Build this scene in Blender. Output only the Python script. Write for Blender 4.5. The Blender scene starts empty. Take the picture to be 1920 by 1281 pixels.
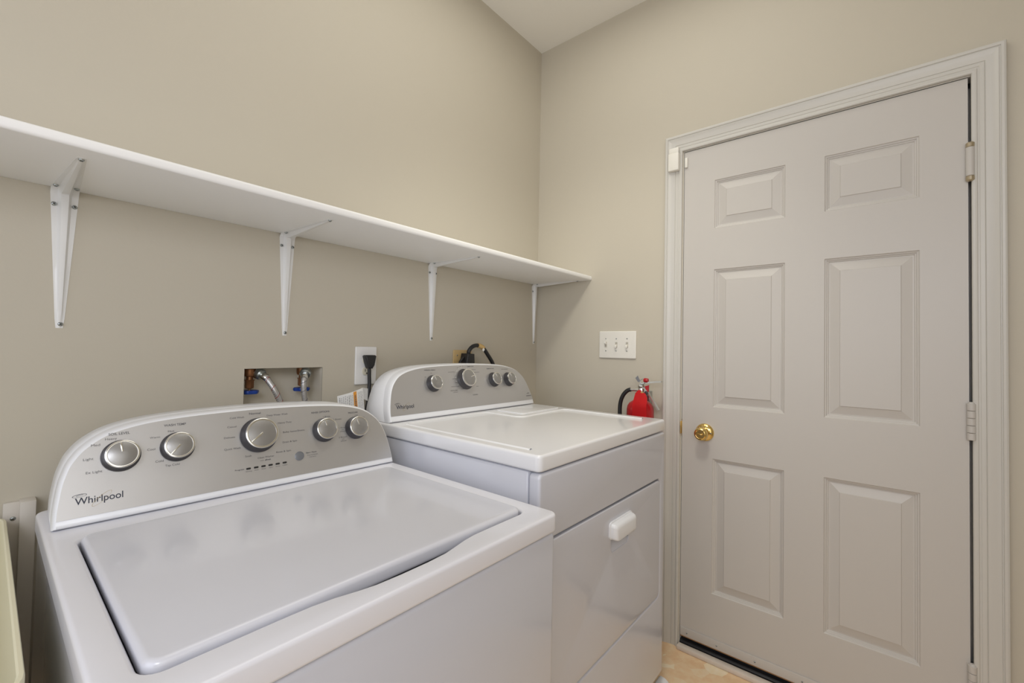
import bpy, bmesh, math, random
from mathutils import Vector, Matrix
random.seed(7)
C = bpy.context
S = C.scene
R = math.radians

# ------------------------------------------------------------------ camera
F_PX, PPY, YAW, PITCH, ROLL = 828.2865, 634.30, 0.6974, 0.0232, 0.0192
CAM = Vector((-1.8952, -1.4161, 1.2251))
fw = Vector((math.cos(YAW)*math.cos(PITCH), math.sin(YAW)*math.cos(PITCH), math.sin(PITCH)))
r0 = Vector((math.sin(YAW), -math.cos(YAW), 0))
u0 = r0.cross(fw)
rt = r0*math.cos(ROLL) + u0*math.sin(ROLL)
up = -r0*math.sin(ROLL) + u0*math.cos(ROLL)
cd = bpy.data.cameras.new('camera')
cd.sensor_width = 36.0
cd.sensor_fit = 'HORIZONTAL'
cd.lens = F_PX/1920*36.0
cd.shift_y = -(640.5-PPY)/1920
cd.clip_start = 0.02
cam = bpy.data.objects.new('camera', cd)
S.collection.objects.link(cam)
M = Matrix((rt, up, -fw)).transposed().to_4x4()
M.translation = CAM
cam.matrix_world = M
S.camera = cam

# ------------------------------------------------------------------ world, lights, exposure
S.view_settings.view_transform = 'Standard'
S.view_settings.look = 'None'
S.view_settings.gamma = 1.0
S.view_settings.use_curve_mapping = False
S.view_settings.exposure = -0.04
S.cycles.max_bounces = 10
S.cycles.diffuse_bounces = 6
S.cycles.use_denoising = True
w = bpy.data.worlds.new('world'); S.world = w
w.use_nodes = True
w.node_tree.nodes['Background'].inputs['Color'].default_value = (0.75, 0.85, 1.0, 1)
w.node_tree.nodes['Background'].inputs['Strength'].default_value = 0.3

def area(name, loc, target, size, size_y, energy, color, shape='RECTANGLE'):
    d = bpy.data.lights.new(name, 'AREA')
    d.shape = shape; d.size = size
    if shape in ('RECTANGLE', 'ELLIPSE'): d.size_y = size_y
    d.energy = energy; d.color = color
    o = bpy.data.objects.new(name, d)
    S.collection.objects.link(o)
    o.location = loc
    o.rotation_euler = (Vector(target)-Vector(loc)).to_track_quat('-Z', 'Y').to_euler()
    return o
# added fills at ceiling, near wall and camera; aimed ceiling lamp; daylight from behind
area('ceiling_bounce_fill', (-0.90, -0.80, 2.80), (-0.90, -0.80, 0), 1.2, 1.0, 7.0, (1.02, 1.0, 0.92))  # added fill, imitates light bounced off the ceiling
def spot(name, loc, target, angle, energy, color, radius):
    d = bpy.data.lights.new(name, 'SPOT')
    d.energy = energy; d.color = color; d.spot_size = R(angle); d.spot_blend = 1.0; d.shadow_soft_size = radius
    o = bpy.data.objects.new(name, d); S.collection.objects.link(o)
    o.location = loc
    o.rotation_euler = (Vector(target)-Vector(loc)).to_track_quat('-Z', 'Y').to_euler()
spot('ceiling_spot', (-1.2, -1.08, 2.65), (-0.25, -0.42, 0.9), 80, 39.0, (1.03, 1.0, 0.90), 0.13)
area('window_daylight', (-3.22, -1.05, 1.55), (0, -0.75, 1.2), 1.5, 1.5, 12.0, (0.94, 1.0, 1.16))
area('near_wall_fill', (-1.85, -2.22, 1.35), (-1.2, 0, 1.1), 1.5, 1.7, 9.0, (1.0, 1.0, 1.0))  # added fill just inside the near wall, which has no doorway
area('camera_fill', (-2.5, -1.75, 1.7), (-0.2, -0.2, 1.2), 0.5, 0.5, 7.2, (0.97, 1.0, 1.10))  # added unseen fill beside the camera

# ------------------------------------------------------------------ materials
def srgb(r, g, b):
    f = lambda c: (c/255/12.92) if c/255 <= 0.04045 else ((c/255+0.055)/1.055)**2.4
    return (f(r), f(g), f(b), 1)
def mat(name, col, rough=0.5, metal=0.0, coat=0.0, bump=0.0, bscale=200.0, var=0.0, vscale=3.0, spec=0.5):
    m = bpy.data.materials.new(name); m.use_nodes = True
    nt = m.node_tree; b = nt.nodes['Principled BSDF']
    b.inputs['Roughness'].default_value = rough
    b.inputs['Metallic'].default_value = metal
    b.inputs['Coat Weight'].default_value = coat
    b.inputs['Coat Roughness'].default_value = 0.08
    b.inputs['Specular IOR Level'].default_value = spec
    tc = nt.nodes.new('ShaderNodeTexCoord')
    if var > 0:
        n = nt.nodes.new('ShaderNodeTexNoise'); n.inputs['Scale'].default_value = vscale
        n.inputs['Detail'].default_value = 4
        nt.links.new(tc.outputs['Object'], n.inputs['Vector'])
        mx = nt.nodes.new('ShaderNodeMix'); mx.data_type = 'RGBA'
        mx.inputs['A'].default_value = tuple(c*(1-var) for c in col[:3])+(1,)
        mx.inputs['B'].default_value = tuple(min(1, c*(1+var)) for c in col[:3])+(1,)
        nt.links.new(n.outputs['Fac'], mx.inputs['Factor'])
        nt.links.new(mx.outputs['Result'], b.inputs['Base Color'])
    else:
        b.inputs['Base Color'].default_value = col
    if bump > 0:
        n2 = nt.nodes.new('ShaderNodeTexNoise'); n2.inputs['Scale'].default_value = bscale
        n2.inputs['Detail'].default_value = 3
        nt.links.new(tc.outputs['Object'], n2.inputs['Vector'])
        bp = nt.nodes.new('ShaderNodeBump'); bp.inputs['Strength'].default_value = bump
        bp.inputs['Distance'].default_value = 0.002
        nt.links.new(n2.outputs['Fac'], bp.inputs['Height'])
        nt.links.new(bp.outputs['Normal'], b.inputs['Normal'])
    return m
WALL = mat('wall_paint', (0.552, 0.508, 0.418, 1), 0.62, bump=0.10, bscale=160, var=0.012, vscale=2.0)
CEIL = mat('ceiling_paint', (0.83, 0.81, 0.755, 1), 0.8, bump=0.08, bscale=160)
TRIM = mat('trim_paint', (0.60, 0.583, 0.54, 1), 0.38, var=0.01)
DOORP = mat('door_paint', (0.56, 0.533, 0.498, 1), 0.42, bump=0.03, bscale=90, var=0.012)
SHELFP = mat('shelf_paint', (0.88, 0.88, 0.87, 1), 0.40, var=0.01)
ENAMEL = mat('white_enamel', (0.575, 0.585, 0.64, 1), 0.24, coat=0.5, var=0.006)  # one white enamel; the copies below carry the light on the tops
ENAMELK = mat('white_enamel_deck_lit', (0.73, 0.73, 0.775, 1), 0.30, coat=0.3, var=0.01, vscale=6)  # same enamel, lightened for the brighter look of the deck
ENAMELT = mat('white_enamel_top', (0.635, 0.64, 0.69, 1), 0.24, coat=0.35, var=0.015, vscale=6)  # lid copy of the enamel, dimmer than the lit deck and dryer top
ENAMELD = mat('white_enamel_dryer_top_lit', (0.77, 0.77, 0.785, 1), 0.24, coat=0.35, var=0.015, vscale=6)  # same enamel, lamplight from above put into the colour
PLAST = mat('white_plastic', (0.79, 0.80, 0.825, 1), 0.35, coat=0.15)
SILVER = mat('silver_face', (0.57, 0.568, 0.575, 1), 0.37, metal=0.82, bump=0.03, bscale=600)
KNOBF = mat('knob_face_silver', (0.36, 0.355, 0.35, 1), 0.34, metal=0.75)
CHROME = mat('bright_chrome', (0.80, 0.80, 0.78, 1), 0.16, metal=1.0)
DARK = mat('dark_plastic', (0.045, 0.042, 0.045, 1), 0.38)
GREYB = mat('grey_button', (0.20, 0.21, 0.23, 1), 0.30, metal=0.3, coat=0.3)
INK = mat('lettering_ink', (0.11, 0.11, 0.12, 1), 0.6)
INKD = mat('dark_lettering_ink', (0.02, 0.025, 0.05, 1), 0.5)
INKG = mat('gold_logo_ink', (0.42, 0.33, 0.16, 1), 0.45)
BLACK = mat('black_rubber', (0.014, 0.014, 0.015, 1), 0.42)
BRASS = mat('polished_brass', (0.80, 0.58, 0.22, 1), 0.14, metal=1.0)
OLDBRASS = mat('aged_brass', (0.30, 0.18, 0.08, 1), 0.40, metal=0.85, var=0.25, vscale=40)
COPPER = mat('copper_pipe', (0.28, 0.13, 0.06, 1), 0.42, metal=0.85, var=0.25, vscale=40)
NICKEL = mat('worn_nickel', (0.52, 0.45, 0.33, 1), 0.28, metal=0.9)
STEEL = mat('zinc_screw', (0.42, 0.45, 0.45, 1), 0.30, metal=0.95)
BLUE = mat('blue_handle', (0.010, 0.055, 0.33, 1), 0.35)
RED = mat('extinguisher_red', (0.42, 0.004, 0.010, 1), 0.32, coat=0.15)
REDTAG = mat('red_tag', (0.78, 0.012, 0.016, 1), 0.55)
LEVER = mat('lever_steel', (0.62, 0.62, 0.58, 1), 0.30, metal=0.85)
GREYTAG = mat('grey_tag', (0.38, 0.39, 0.42, 1), 0.5)
PAPER = mat('tag_paper', (0.76, 0.76, 0.75, 1), 0.7)
ORANGE = mat('warning_orange', (0.72, 0.30, 0.03, 1), 0.6)
TANP = mat('tan_plate', (0.60, 0.43, 0.20, 1), 0.45, var=0.05, vscale=8)
TANT = mat('tan_tape', (0.62, 0.42, 0.16, 1), 0.5, var=0.2, vscale=60)
CREAMP = mat('cream_receptacle', (0.66, 0.62, 0.50, 1), 0.4)
PLATEW = mat('white_wall_plate', (0.80, 0.795, 0.78, 1), 0.35)
SWPL = mat('ivory_switch_plate', (0.79, 0.765, 0.70, 1), 0.38)
TUBM = mat('cream_tub', (0.72, 0.68, 0.50, 1), 0.45, var=0.03)
SLOT = mat('dark_slot', (0.02, 0.02, 0.02, 1), 0.7)
THRM = mat('dark_threshold_metal', (0.03, 0.03, 0.034, 1), 0.35, metal=0.6, var=0.3, vscale=30)
THRW = mat('worn_white_wood', (0.70, 0.62, 0.54, 1), 0.6, var=0.16, vscale=24)
GLASSW = mat('window_glass', (0.8, 0.85, 0.9, 1), 0.1)

# braided hose: fine diagonal weave
def braid():
    m = mat('braided_hose', (0.50, 0.49, 0.48, 1), 0.38, metal=0.7)
    nt = m.node_tree; b = nt.nodes['Principled BSDF']
    tc = nt.nodes.new('ShaderNodeTexCoord')
    wv = nt.nodes.new('ShaderNodeTexWave'); wv.bands_direction = 'DIAGONAL'
    wv.inputs['Scale'].default_value = 160; wv.inputs['Distortion'].default_value = 1.5
    nt.links.new(tc.outputs['Object'], wv.inputs['Vector'])
    rp = nt.nodes.new('ShaderNodeValToRGB')
    rp.color_ramp.elements[0].color = (0.30, 0.29, 0.28, 1)
    rp.color_ramp.elements[1].color = (0.66, 0.65, 0.64, 1)
    nt.links.new(wv.outputs['Fac'], rp.inputs['Fac'])
    nt.links.new(rp.outputs['Color'], b.inputs['Base Color'])
    return m
BRAID = braid()

# vinyl floor: irregular pale patches on tan
def vinyl():
    m = mat('vinyl_floor', (0.5, 0.36, 0.22, 1), 0.38, coat=0.1)
    nt = m.node_tree; b = nt.nodes['Principled BSDF']
    tc = nt.nodes.new('ShaderNodeTexCoord')
    nz = nt.nodes.new('ShaderNodeTexNoise'); nz.inputs['Scale'].default_value = 9; nz.inputs['Detail'].default_value = 6
    nt.links.new(tc.outputs['Object'], nz.inputs['Vector'])
    add = nt.nodes.new('ShaderNodeVectorMath'); add.operation = 'MULTIPLY_ADD'
    add.inputs[1].default_value = (0.05, 0.05, 0.05)
    nt.links.new(nz.outputs['Color'], add.inputs[0]); nt.links.new(tc.outputs['Object'], add.inputs[2])
    vo = nt.nodes.new('ShaderNodeTexVoronoi'); vo.inputs['Scale'].default_value = 17
    nt.links.new(add.outputs['Vector'], vo.inputs['Vector'])
    sp = nt.nodes.new('ShaderNodeSeparateColor'); nt.links.new(vo.outputs['Color'], sp.inputs['Color'])
    rp = nt.nodes.new('ShaderNodeValToRGB')
    e = rp.color_ramp.elements
    e[0].position = 0.0; e[0].color = (0.82, 0.57, 0.34, 1)
    e[1].position = 0.80; e[1].color = (0.90, 0.76, 0.54, 1)
    x = e.new(0.35); x.color = (0.86, 0.64, 0.41, 1)
    x = e.new(0.62); x.color = (0.83, 0.59, 0.36, 1)
    nt.links.new(sp.outputs['Red'], rp.inputs['Fac'])
    n2 = nt.nodes.new('ShaderNodeTexNoise'); n2.inputs['Scale'].default_value = 38; n2.inputs['Detail'].default_value = 5
    nt.links.new(tc.outputs['Object'], n2.inputs['Vector'])
    mx = nt.nodes.new('ShaderNodeMix'); mx.data_type = 'RGBA'; mx.blend_type = 'OVERLAY'
    mx.inputs['Factor'].default_value = 0.35
    nt.links.new(rp.outputs['Color'], mx.inputs['A']); nt.links.new(n2.outputs['Fac'], mx.inputs['B'])
    nt.links.new(mx.outputs['Result'], b.inputs['Base Color'])
    return m
VINYL = vinyl()

# ------------------------------------------------------------------ mesh helpers
def link(name, me, m=None, parent=None, smooth=40):
    o = bpy.data.objects.new(name, me)
    S.collection.objects.link(o)
    if m:
        if not me.materials: me.materials.append(m)
    if smooth:
        for p in me.polygons: p.use_smooth = True
        me.set_sharp_from_angle(angle=R(smooth))
    if parent:
        o.parent = parent
        o.matrix_parent_inverse = parent.matrix_world.inverted() if False else Matrix.Translation(-parent.location)
    return o
def fin(bm, name, m, parent=None, smooth=40, recalc=True):
    if recalc: bmesh.ops.recalc_face_normals(bm, faces=bm.faces)
    me = bpy.data.meshes.new(name); bm.to_mesh(me); bm.free()
    return link(name, me, m, parent, smooth)
def thing(name, label, cat, loc, group=None):
    o = bpy.data.objects.new(name, None)
    S.collection.objects.link(o)
    o.location = loc; o.empty_display_size = 0.05
    o['label'] = label; o['category'] = cat
    if group: o['group'] = group
    return o
def tag(o, label, cat, group=None):
    o['label'] = label; o['category'] = cat
    if group: o['group'] = group
    return o
def struct(o, label=None):
    o['kind'] = 'structure'
    if label: o['label'] = label
    return o
def box(bm, x0, x1, y0, y1, z0, z1, bev=0.0, seg=2, mtx=None):
    vs = [bm.verts.new((x, y, z)) for x in (x0, x1) for y in (y0, y1) for z in (z0, z1)]
    q = [(0,1,3,2), (4,6,7,5), (0,4,5,1), (2,3,7,6), (0,2,6,4), (1,5,7,3)]
    fs = [bm.faces.new([vs[i] for i in f]) for f in q]
    if bev > 0:
        es = list({e for f in fs for e in f.edges})
        r = bmesh.ops.bevel(bm, geom=es, offset=bev, segments=seg, affect='EDGES', profile=0.5)
        vs = list({v for f in r['faces'] for v in f.verts} | {v for v in vs if v.is_valid})
    if mtx: bmesh.ops.transform(bm, matrix=mtx, verts=[v for v in vs if v.is_valid])
    return vs
def bbox(name, m, parent, *a, **k):
    bm = bmesh.new(); box(bm, *a, **k); return fin(bm, name, m, parent)
def frame_of(d):
    d = Vector(d).normalized()
    a = Vector((0, 0, 1)) if abs(d.z) < 0.9 else Vector((1, 0, 0))
    x = d.cross(a).normalized(); y = d.cross(x).normalized()
    return x, y, d
def smooth_path(pts, n=8):
    P = [Vector(p) for p in pts]; out = []
    for i in range(len(P)-1):
        p0 = P[max(i-1, 0)]; p1 = P[i]; p2 = P[i+1]; p3 = P[min(i+2, len(P)-1)]
        for k in range(n):
            t = k/n
            out.append(0.5*((2*p1)+(p2-p0)*t+(2*p0-5*p1+4*p2-p3)*t*t+(3*p1-p0-3*p2+p3)*t**3))
    out.append(P[-1]); return out
def tube(bm, pts, rad, seg=14, caps=True, flat=1.0):
    P = [Vector(p) for p in pts]; rings = []
    T0 = (P[1]-P[0]).normalized(); x, y, _ = frame_of(T0)
    for i, p in enumerate(P):
        T = (P[min(i+1, len(P)-1)]-P[max(i-1, 0)]).normalized()
        x = (x-T*x.dot(T)).normalized(); y = T.cross(x)
        r = rad[i] if isinstance(rad, (list, tuple)) else rad
        rings.append([bm.verts.new(p+x*r*math.cos(2*math.pi*k/seg)+y*r*flat*math.sin(2*math.pi*k/seg)) for k in range(seg)])
    for a, b in zip(rings, rings[1:]):
        for k in range(seg):
            bm.faces.new((a[k], a[(k+1) % seg], b[(k+1) % seg], b[k]))
    if caps:
        bm.faces.new(rings[0][::-1]); bm.faces.new(rings[-1])
def lathe(bm, prof, origin, axis, seg=40):
    """prof: (radius, height) pairs along axis"""
    x, y, d = frame_of(axis); o = Vector(origin); rings = []
    for r, h in prof:
        if r < 1e-6: rings.append([bm.verts.new(o+d*h)])
        else: rings.append([bm.verts.new(o+d*h+(x*math.cos(2*math.pi*k/seg)+y*math.sin(2*math.pi*k/seg))*r) for k in range(seg)])
    for a, b in zip(rings, rings[1:]):
        for k in range(seg):
            k2 = (k+1) % seg
            if len(a) == 1 and len(b) == 1: continue
            if len(a) == 1: bm.faces.new((a[0], b[k2], b[k]))
            elif len(b) == 1: bm.faces.new((a[k], a[k2], b[0]))
            else: bm.faces.new((a[k], a[k2], b[k2], b[k]))
    if len(rings[0]) > 1: bm.faces.new(rings[0][::-1])
    if len(rings[-1]) > 1: bm.faces.new(rings[-1])
def lathe_obj(name, m, parent, prof, origin, axis, seg=40, smooth=40):
    bm = bmesh.new(); lathe(bm, prof, origin, axis, seg); return fin(bm, name, m, parent, smooth)
def tube_obj(name, m, parent, pts, rad, n=8, seg=14, caps=True):
    bm = bmesh.new(); tube(bm, smooth_path(pts, n) if n else pts, rad, seg, caps); return fin(bm, name, m, parent, 60)
def rrect(x0, x1, y0, y1, r, n=6):
    pts = []
    for cx, cy, a0 in ((x1-r, y1-r, 0), (x0+r, y1-r, 90), (x0+r, y0+r, 180), (x1-r, y0+r, 270)):
        for k in range(n+1):
            a = R(a0+90*k/n); pts.append((cx+r*math.cos(a), cy+r*math.sin(a)))
    return pts
def curve_mesh(splines, depth, bevel=0.0, bres=2):
    """filled flat outline(s) -> solid from z=-depth/2 to depth/2"""
    cu = bpy.data.curves.new('tmp', 'CURVE'); cu.dimensions = '2D'; cu.fill_mode = 'BOTH'
    for pts in splines:
        s = cu.splines.new('POLY'); s.points.add(len(pts)-1); s.use_cyclic_u = True
        for i, p in enumerate(pts): s.points[i].co = (p[0], p[1], 0, 1)
    cu.extrude = depth/2-bevel; cu.bevel_depth = bevel; cu.bevel_resolution = bres; cu.offset = -bevel
    o = bpy.data.objects.new('tmp', cu); S.collection.objects.link(o)
    C.view_layer.update()
    me = bpy.data.meshes.new_from_object(o.evaluated_get(C.evaluated_depsgraph_get()))
    bpy.data.objects.remove(o); bpy.data.curves.remove(cu)
    bm = bmesh.new(); bm.from_mesh(me); bpy.data.meshes.remove(me)
    bmesh.ops.remove_doubles(bm, verts=bm.verts, dist=1e-6)
    return bm
def poly_obj(name, m, parent, splines, depth, mtx, bevel=0.0, bres=2, smooth=40):
    bm = curve_mesh(splines, depth, bevel, bres)
    bm.transform(mtx); return fin(bm, name, m, parent, smooth)
def text_mesh(bm_out, s, mtx, width=None, height=None, align='LEFT', bold=0.0, depth=0.0002):
    cu = bpy.data.curves.new('tmp', 'FONT'); cu.body = s; cu.align_x = 'LEFT'; cu.size = 1.0
    cu.offset = bold
    o = bpy.data.objects.new('tmp', cu); S.collection.objects.link(o)
    C.view_layer.update()
    me = bpy.data.meshes.new_from_object(o.evaluated_get(C.evaluated_depsgraph_get()))
    bpy.data.objects.remove(o); bpy.data.curves.remove(cu)
    xs = [v.co.x for v in me.vertices]; ys = [v.co.y for v in me.vertices]
    if not xs: return
    wx = max(xs)-min(xs)
    sx = (width/wx) if width else height/0.72
    sy = (height/0.72) if height else sx
    b = bmesh.new(); b.from_mesh(me); bpy.data.meshes.remove(me)
    off = {'LEFT': -min(xs), 'CENTER': -(min(xs)+max(xs))/2, 'RIGHT': -max(xs)}[align]
    b.transform(mtx @ Matrix.Diagonal((sx, sy, 1, 1)) @ Matrix.Translation((off, 0, 0)))
    tmp = bpy.data.meshes.new('tmp'); b.to_mesh(tmp); b.free()
    bm_out.from_mesh(tmp); bpy.data.meshes.remove(tmp)
def offset_poly(pts, d):
    """inset a counter-clockwise polygon by d"""
    n = len(pts); out = []
    for i in range(n):
        a, b, c = Vector(pts[i-1]), Vector(pts[i]), Vector(pts[(i+1) % n])
        e1 = (b-a).normalized(); e2 = (c-b).normalized()
        n1 = Vector((-e1.y, e1.x)); n2 = Vector((-e2.y, e2.x))
        k = n1+n2
        den = max(0.35, 1+n1.dot(n2))
        out.append(b+k*(d/den))
    return [(p.x, p.y) for p in out]
def YZ(x):   # local (x,y) -> world (y? ,z) on a plane facing -x : u -> -y (to the right seen from the room), v -> z
    return Matrix(((0, 0, -1, x), (-1, 0, 0, 0), (0, 1, 0, 0), (0, 0, 0, 1)))
def XZ(y):   # local (x,y) -> world (x,z), +z local -> -y (out of the left wall)
    return Matrix(((1, 0, 0, 0), (0, 0, -1, y), (0, 1, 0, 0), (0, 0, 0, 1)))
def screw(name, parent, loc, axis, r=0.0045):
    bm = bmesh.new()
    lathe(bm, [(0, 0.0024), (r*0.35, 0.0024), (r*0.8, 0.0017), (r, 0.0003), (r, -0.001)], loc, axis, 16)
    x, y, d = frame_of(axis)
    o = fin(bm, name, STEEL, parent)
    bm = bmesh.new()
    for k in range(2):
        a = 0.6+k*math.pi/2
        ex = x*math.cos(a)+y*math.sin(a); ey = d.cross(ex)
        mt = Matrix((ex, ey, d)).transposed().to_4x4(); mt.translation = Vector(loc)+d*0.0022
        box(bm, -r*0.55, r*0.55, -r*0.13, r*0.13, 0, 0.0004, mtx=mt)
    me = o.data
    b2 = bmesh.new(); b2.from_mesh(me)
    n0 = len(b2.faces)
    t = bpy.data.meshes.new('t'); bm.to_mesh(t); bm.free(); b2.from_mesh(t); bpy.data.meshes.remove(t)
    b2.faces.ensure_lookup_table()
    for f in b2.faces[n0:]: f.material_index = 1
    b2.to_mesh(me); b2.free(); me.materials.append(SLOT)
    o['label'] = 'zinc screw head'
    return o

# ------------------------------------------------------------------ room shell
XR, YN, HC = -3.3, -2.3, 2.8287
REC = (-1.4094, -1.1757, 0.90, 1.1512)       # supply recess in the left wall
DY0, DY1, DZ = -0.7675, -1.6265, 2.0785      # door opening
def wall_with_hole(name, m, u0, u1, v0, v1, hole, mtx, thick, back=None):
    """wall slab with one rectangular hole; local u,v plane, thickness behind (local -z)"""
    h0, h1, k0, k1 = hole
    us = sorted({u0, h0, h1, u1}); vs = sorted({v0, max(k0, v0), k1, v1})
    bm = bmesh.new(); V = {}
    def gv(u, v, z):
        key = (round(u, 5), round(v, 5), z)
        if key not in V: V[key] = bm.verts.new((u, v, z))
        return V[key]
    for i in range(len(us)-1):
        for j in range(len(vs)-1):
            a, b, c, d = us[i], us[i+1], vs[j], vs[j+1]
            if a >= h0-1e-6 and b <= h1+1e-6 and c >= k0-1e-6 and d <= k1+1e-6: continue
            bm.faces.new((gv(a, c, 0), gv(b, c, 0), gv(b, d, 0), gv(a, d, 0)))
            bm.faces.new((gv(a, c, -thick), gv(a, d, -thick), gv(b, d, -thick), gv(b, c, -thick)))
    dp = back if back else thick
    loop = [(h0, k0), (h1, k0), (h1, k1), (h0, k1)]
    for i in range(4):
        (a, c), (b, d) = loop[i], loop[(i+1) % 4]
        if c < v0+1e-6 and d < v0+1e-6: continue
        bm.faces.new((gv(a, c, 0), gv(b, d, 0), gv(b, d, -dp), gv(a, c, -dp)))
    if back:
        bm.faces.new([gv(a, c, -dp) for a, c in loop])
    ol = [(u0, v0), (u1, v0), (u1, v1), (u0, v1)]
    bm.transform(mtx)
    return struct(fin(bm, name, m, smooth=0))
T = 0.12
wall_with_hole('wall_left', WALL, XR-T, T, 0, HC+0.05, REC, XZ(0), T, back=0.095)
wall_with_hole('wall_right', WALL, 0, -YN+T, 0, HC+0.05, (-DY0, -DY1, 0, DZ), YZ(0), T)
WY0, WY1, WZ0, WZ1 = 0.30, 1.80, 0.80, 2.30
wall_with_hole('wall_rear', WALL, YN-T, 0.0, 0, HC+0.05, (-WY1, -WY0, WZ0, WZ1),
               Matrix(((0, 0, 1, XR), (1, 0, 0, 0), (0, 1, 0, 0), (0, 0, 0, 1))), T)
struct(bbox('wall_near', WALL, None, XR-T, T, YN-T, YN, 0, HC+0.05))
struct(bbox('floor', VINYL, None, XR-T, T, YN-T, T, -0.08, 0))
struct(bbox('ceiling', CEIL, None, XR-T, T, YN-T, T, HC, HC+0.1))
wn = bpy.data.objects.new('window_1', None); S.collection.objects.link(wn)  # unseen window, put in behind the daylight lamp
wn.location = (XR, -1.05, WZ0); struct(wn)
bm = bmesh.new()
for a in ((-WY1, -WY1+0.05, WZ0, WZ1), (-WY0-0.05, -WY0, WZ0, WZ1), (-WY1, -WY0, WZ0, WZ0+0.05), (-WY1, -WY0, WZ1-0.05, WZ1), (-WY1, -WY0, 1.53, 1.57)):
    box(bm, XR-0.07, XR-0.03, *a, bev=0.003)
fin(bm, 'window_frame', TRIM, wn)
bbox('pane', GLASSW, wn, XR-0.055, XR-0.05, -WY1+0.04, -WY0-0.04, WZ0+0.04, WZ1-0.04)

# pale liner of the supply recess
bm = bmesh.new()
a, b, c, d = REC; g_ = 0.0012; e_ = 0.0945
q_ = [(a+g_, c+g_), (b-g_, c+g_), (b-g_, d-g_), (a+g_, d-g_)]
F_ = [bm.verts.new((x, 0.0012, z)) for x, z in q_]; K_ = [bm.verts.new((x, e_, z)) for x, z in q_]
for i in range(4): bm.faces.new((F_[i], K_[i], K_[(i+1) % 4], F_[(i+1) % 4]))
bm.faces.new(K_[::-1])
struct(fin(bm, 'trim_5', mat('liner_paint', (0.74, 0.69, 0.58, 1), 0.6, var=0.05, vscale=12), smooth=0, recalc=False))

# baseboards
def baseboard(name, pts, m=TRIM):
    """pts: two end points on the wall line; profile grows toward the room normal nrm"""
    (p, q, nrm) = pts
    prof = [(0, 0), (0.016, 0), (0.016, 0.006), (0.013, 0.012), (0.012, 0.058), (0.009, 0.066), (0.008, 0.074), (0.004, 0.082), (0, 0.084)]
    bm = bmesh.new(); nv = Vector(nrm)
    A = [bm.verts.new(Vector(p)+nv*a+Vector((0, 0, b))) for a, b in prof]
    B = [bm.verts.new(Vector(q)+nv*a+Vector((0, 0, b))) for a, b in prof]
    for i in range(len(prof)-1): bm.faces.new((A[i], A[i+1], B[i+1], B[i]))
    bm.faces.new(A); bm.faces.new(B[::-1])
    return struct(fin(bm, name, m, smooth=30))
baseboard('baseboard_left', ((XR, 0, 0), (0, 0, 0), (0, -1, 0)))
baseboard('baseboard_right', ((0, -0.017, 0), (0, -0.6955, 0), (-1, 0, 0)))
baseboard('baseboard_near', ((0, -1.695, 0), (0, YN, 0), (-1, 0, 0)))

# ------------------------------------------------------------------ door casing, jamb, threshold
def casing():
    prof = [(0, 0.0), (0, 0.009), (0.002, 0.0115), (0.007, 0.0125), (0.011, 0.0115), (0.0125, 0.0085), (0.0165, 0.0085), (0.018, 0.0100),
            (0.027, 0.0105), (0.0285, 0.0085), (0.030, 0.0105), (0.040, 0.0125), (0.050, 0.0165), (0.0555, 0.0185), (0.057, 0.0165), (0.059, 0.0165),
            (0.0605, 0.0195), (0.066, 0.0205), (0.070, 0.0190), (0.0715, 0.016), (0.0715, 0)]
    yi0, yi1, zi = -0.7645, -1.6225-0.0, 2.0795
    path = [((yi0, 0.0), (1, 0)), ((yi0, zi), (1, 1)), ((yi1, zi), (-1, 1)), ((yi1, 0.0), (-1, 0))]
    bm = bmesh.new(); rows = []
    for (y, z), (dy, dz) in path:
        rows.append([bm.verts.new((-h, y+dy*t, z+dz*t)) for t, h in prof])
    for a, b in zip(rows, rows[1:]):
        for i in range(len(prof)-1): bm.faces.new((a[i], a[i+1], b[i+1], b[i]))
    bm.faces.new(rows[0]); bm.faces.new(rows[-1][::-1])
    return struct(fin(bm, 'trim_1', TRIM, smooth=25))
trim1 = casing()
bm = bmesh.new()
for (y0, y1, z0, z1) in ((DY0, -0.7690, 0, DZ), (-1.6255, DY1, 0, DZ), (DY1, DY0, 2.0768, DZ)):
    box(bm, 0.0, T, min(y0, y1), max(y0, y1), z0, z1)
for (y0, y1, z0, z1) in ((-0.782, -0.769, 0.02, 2.077), (-1.6255, -1.604, 0.02, 2.077), (-1.6255, -0.769, 2.060, 2.077)):
    box(bm, 0.047, T, min(y0, y1), max(y0, y1), z0, z1)
struct(fin(bm, 'trim_2', TRIM, smooth=0))
# dark metal threshold with a worn painted strip in front
bm = bmesh.new()
prof = [(0.0, 0.0), (0.0, 0.022), (0.012, 0.030), (0.018, 0.026), (0.026, 0.034), (0.050, 0.036), (0.11, 0.03), (0.11, 0.0)]
A = [bm.verts.new((x, -0.769, z)) for x, z in prof]; B = [bm.verts.new((x, -1.6255, z)) for x, z in prof]
for i in range(len(prof)): bm.faces.new((A[i], A[(i+1) % len(prof)], B[(i+1) % len(prof)], B[i]))
bm.faces.new(A[::-1]); bm.faces.new(B)
struct(fin(bm, 'trim_3', THRM, smooth=20))
struct(bbox('trim_4', THRW, None, -0.030, -0.001, -1.6220, -0.7660, 0.0, 0.019, bev=0.005))
# strike plate on the latch-side jamb
bm = bmesh.new()
box(bm, -0.0012, 0.030, -0.7703, -0.7690, 0.872, 0.942)
box(bm, -0.0135, -0.0005, -0.7692, -0.7672, 0.882, 0.934, bev=0.0008)
sp_ = fin(bm, 'strike_plate', BRASS, None); sp_.parent = trim1; sp_['label'] = 'brass strike plate'

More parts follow.
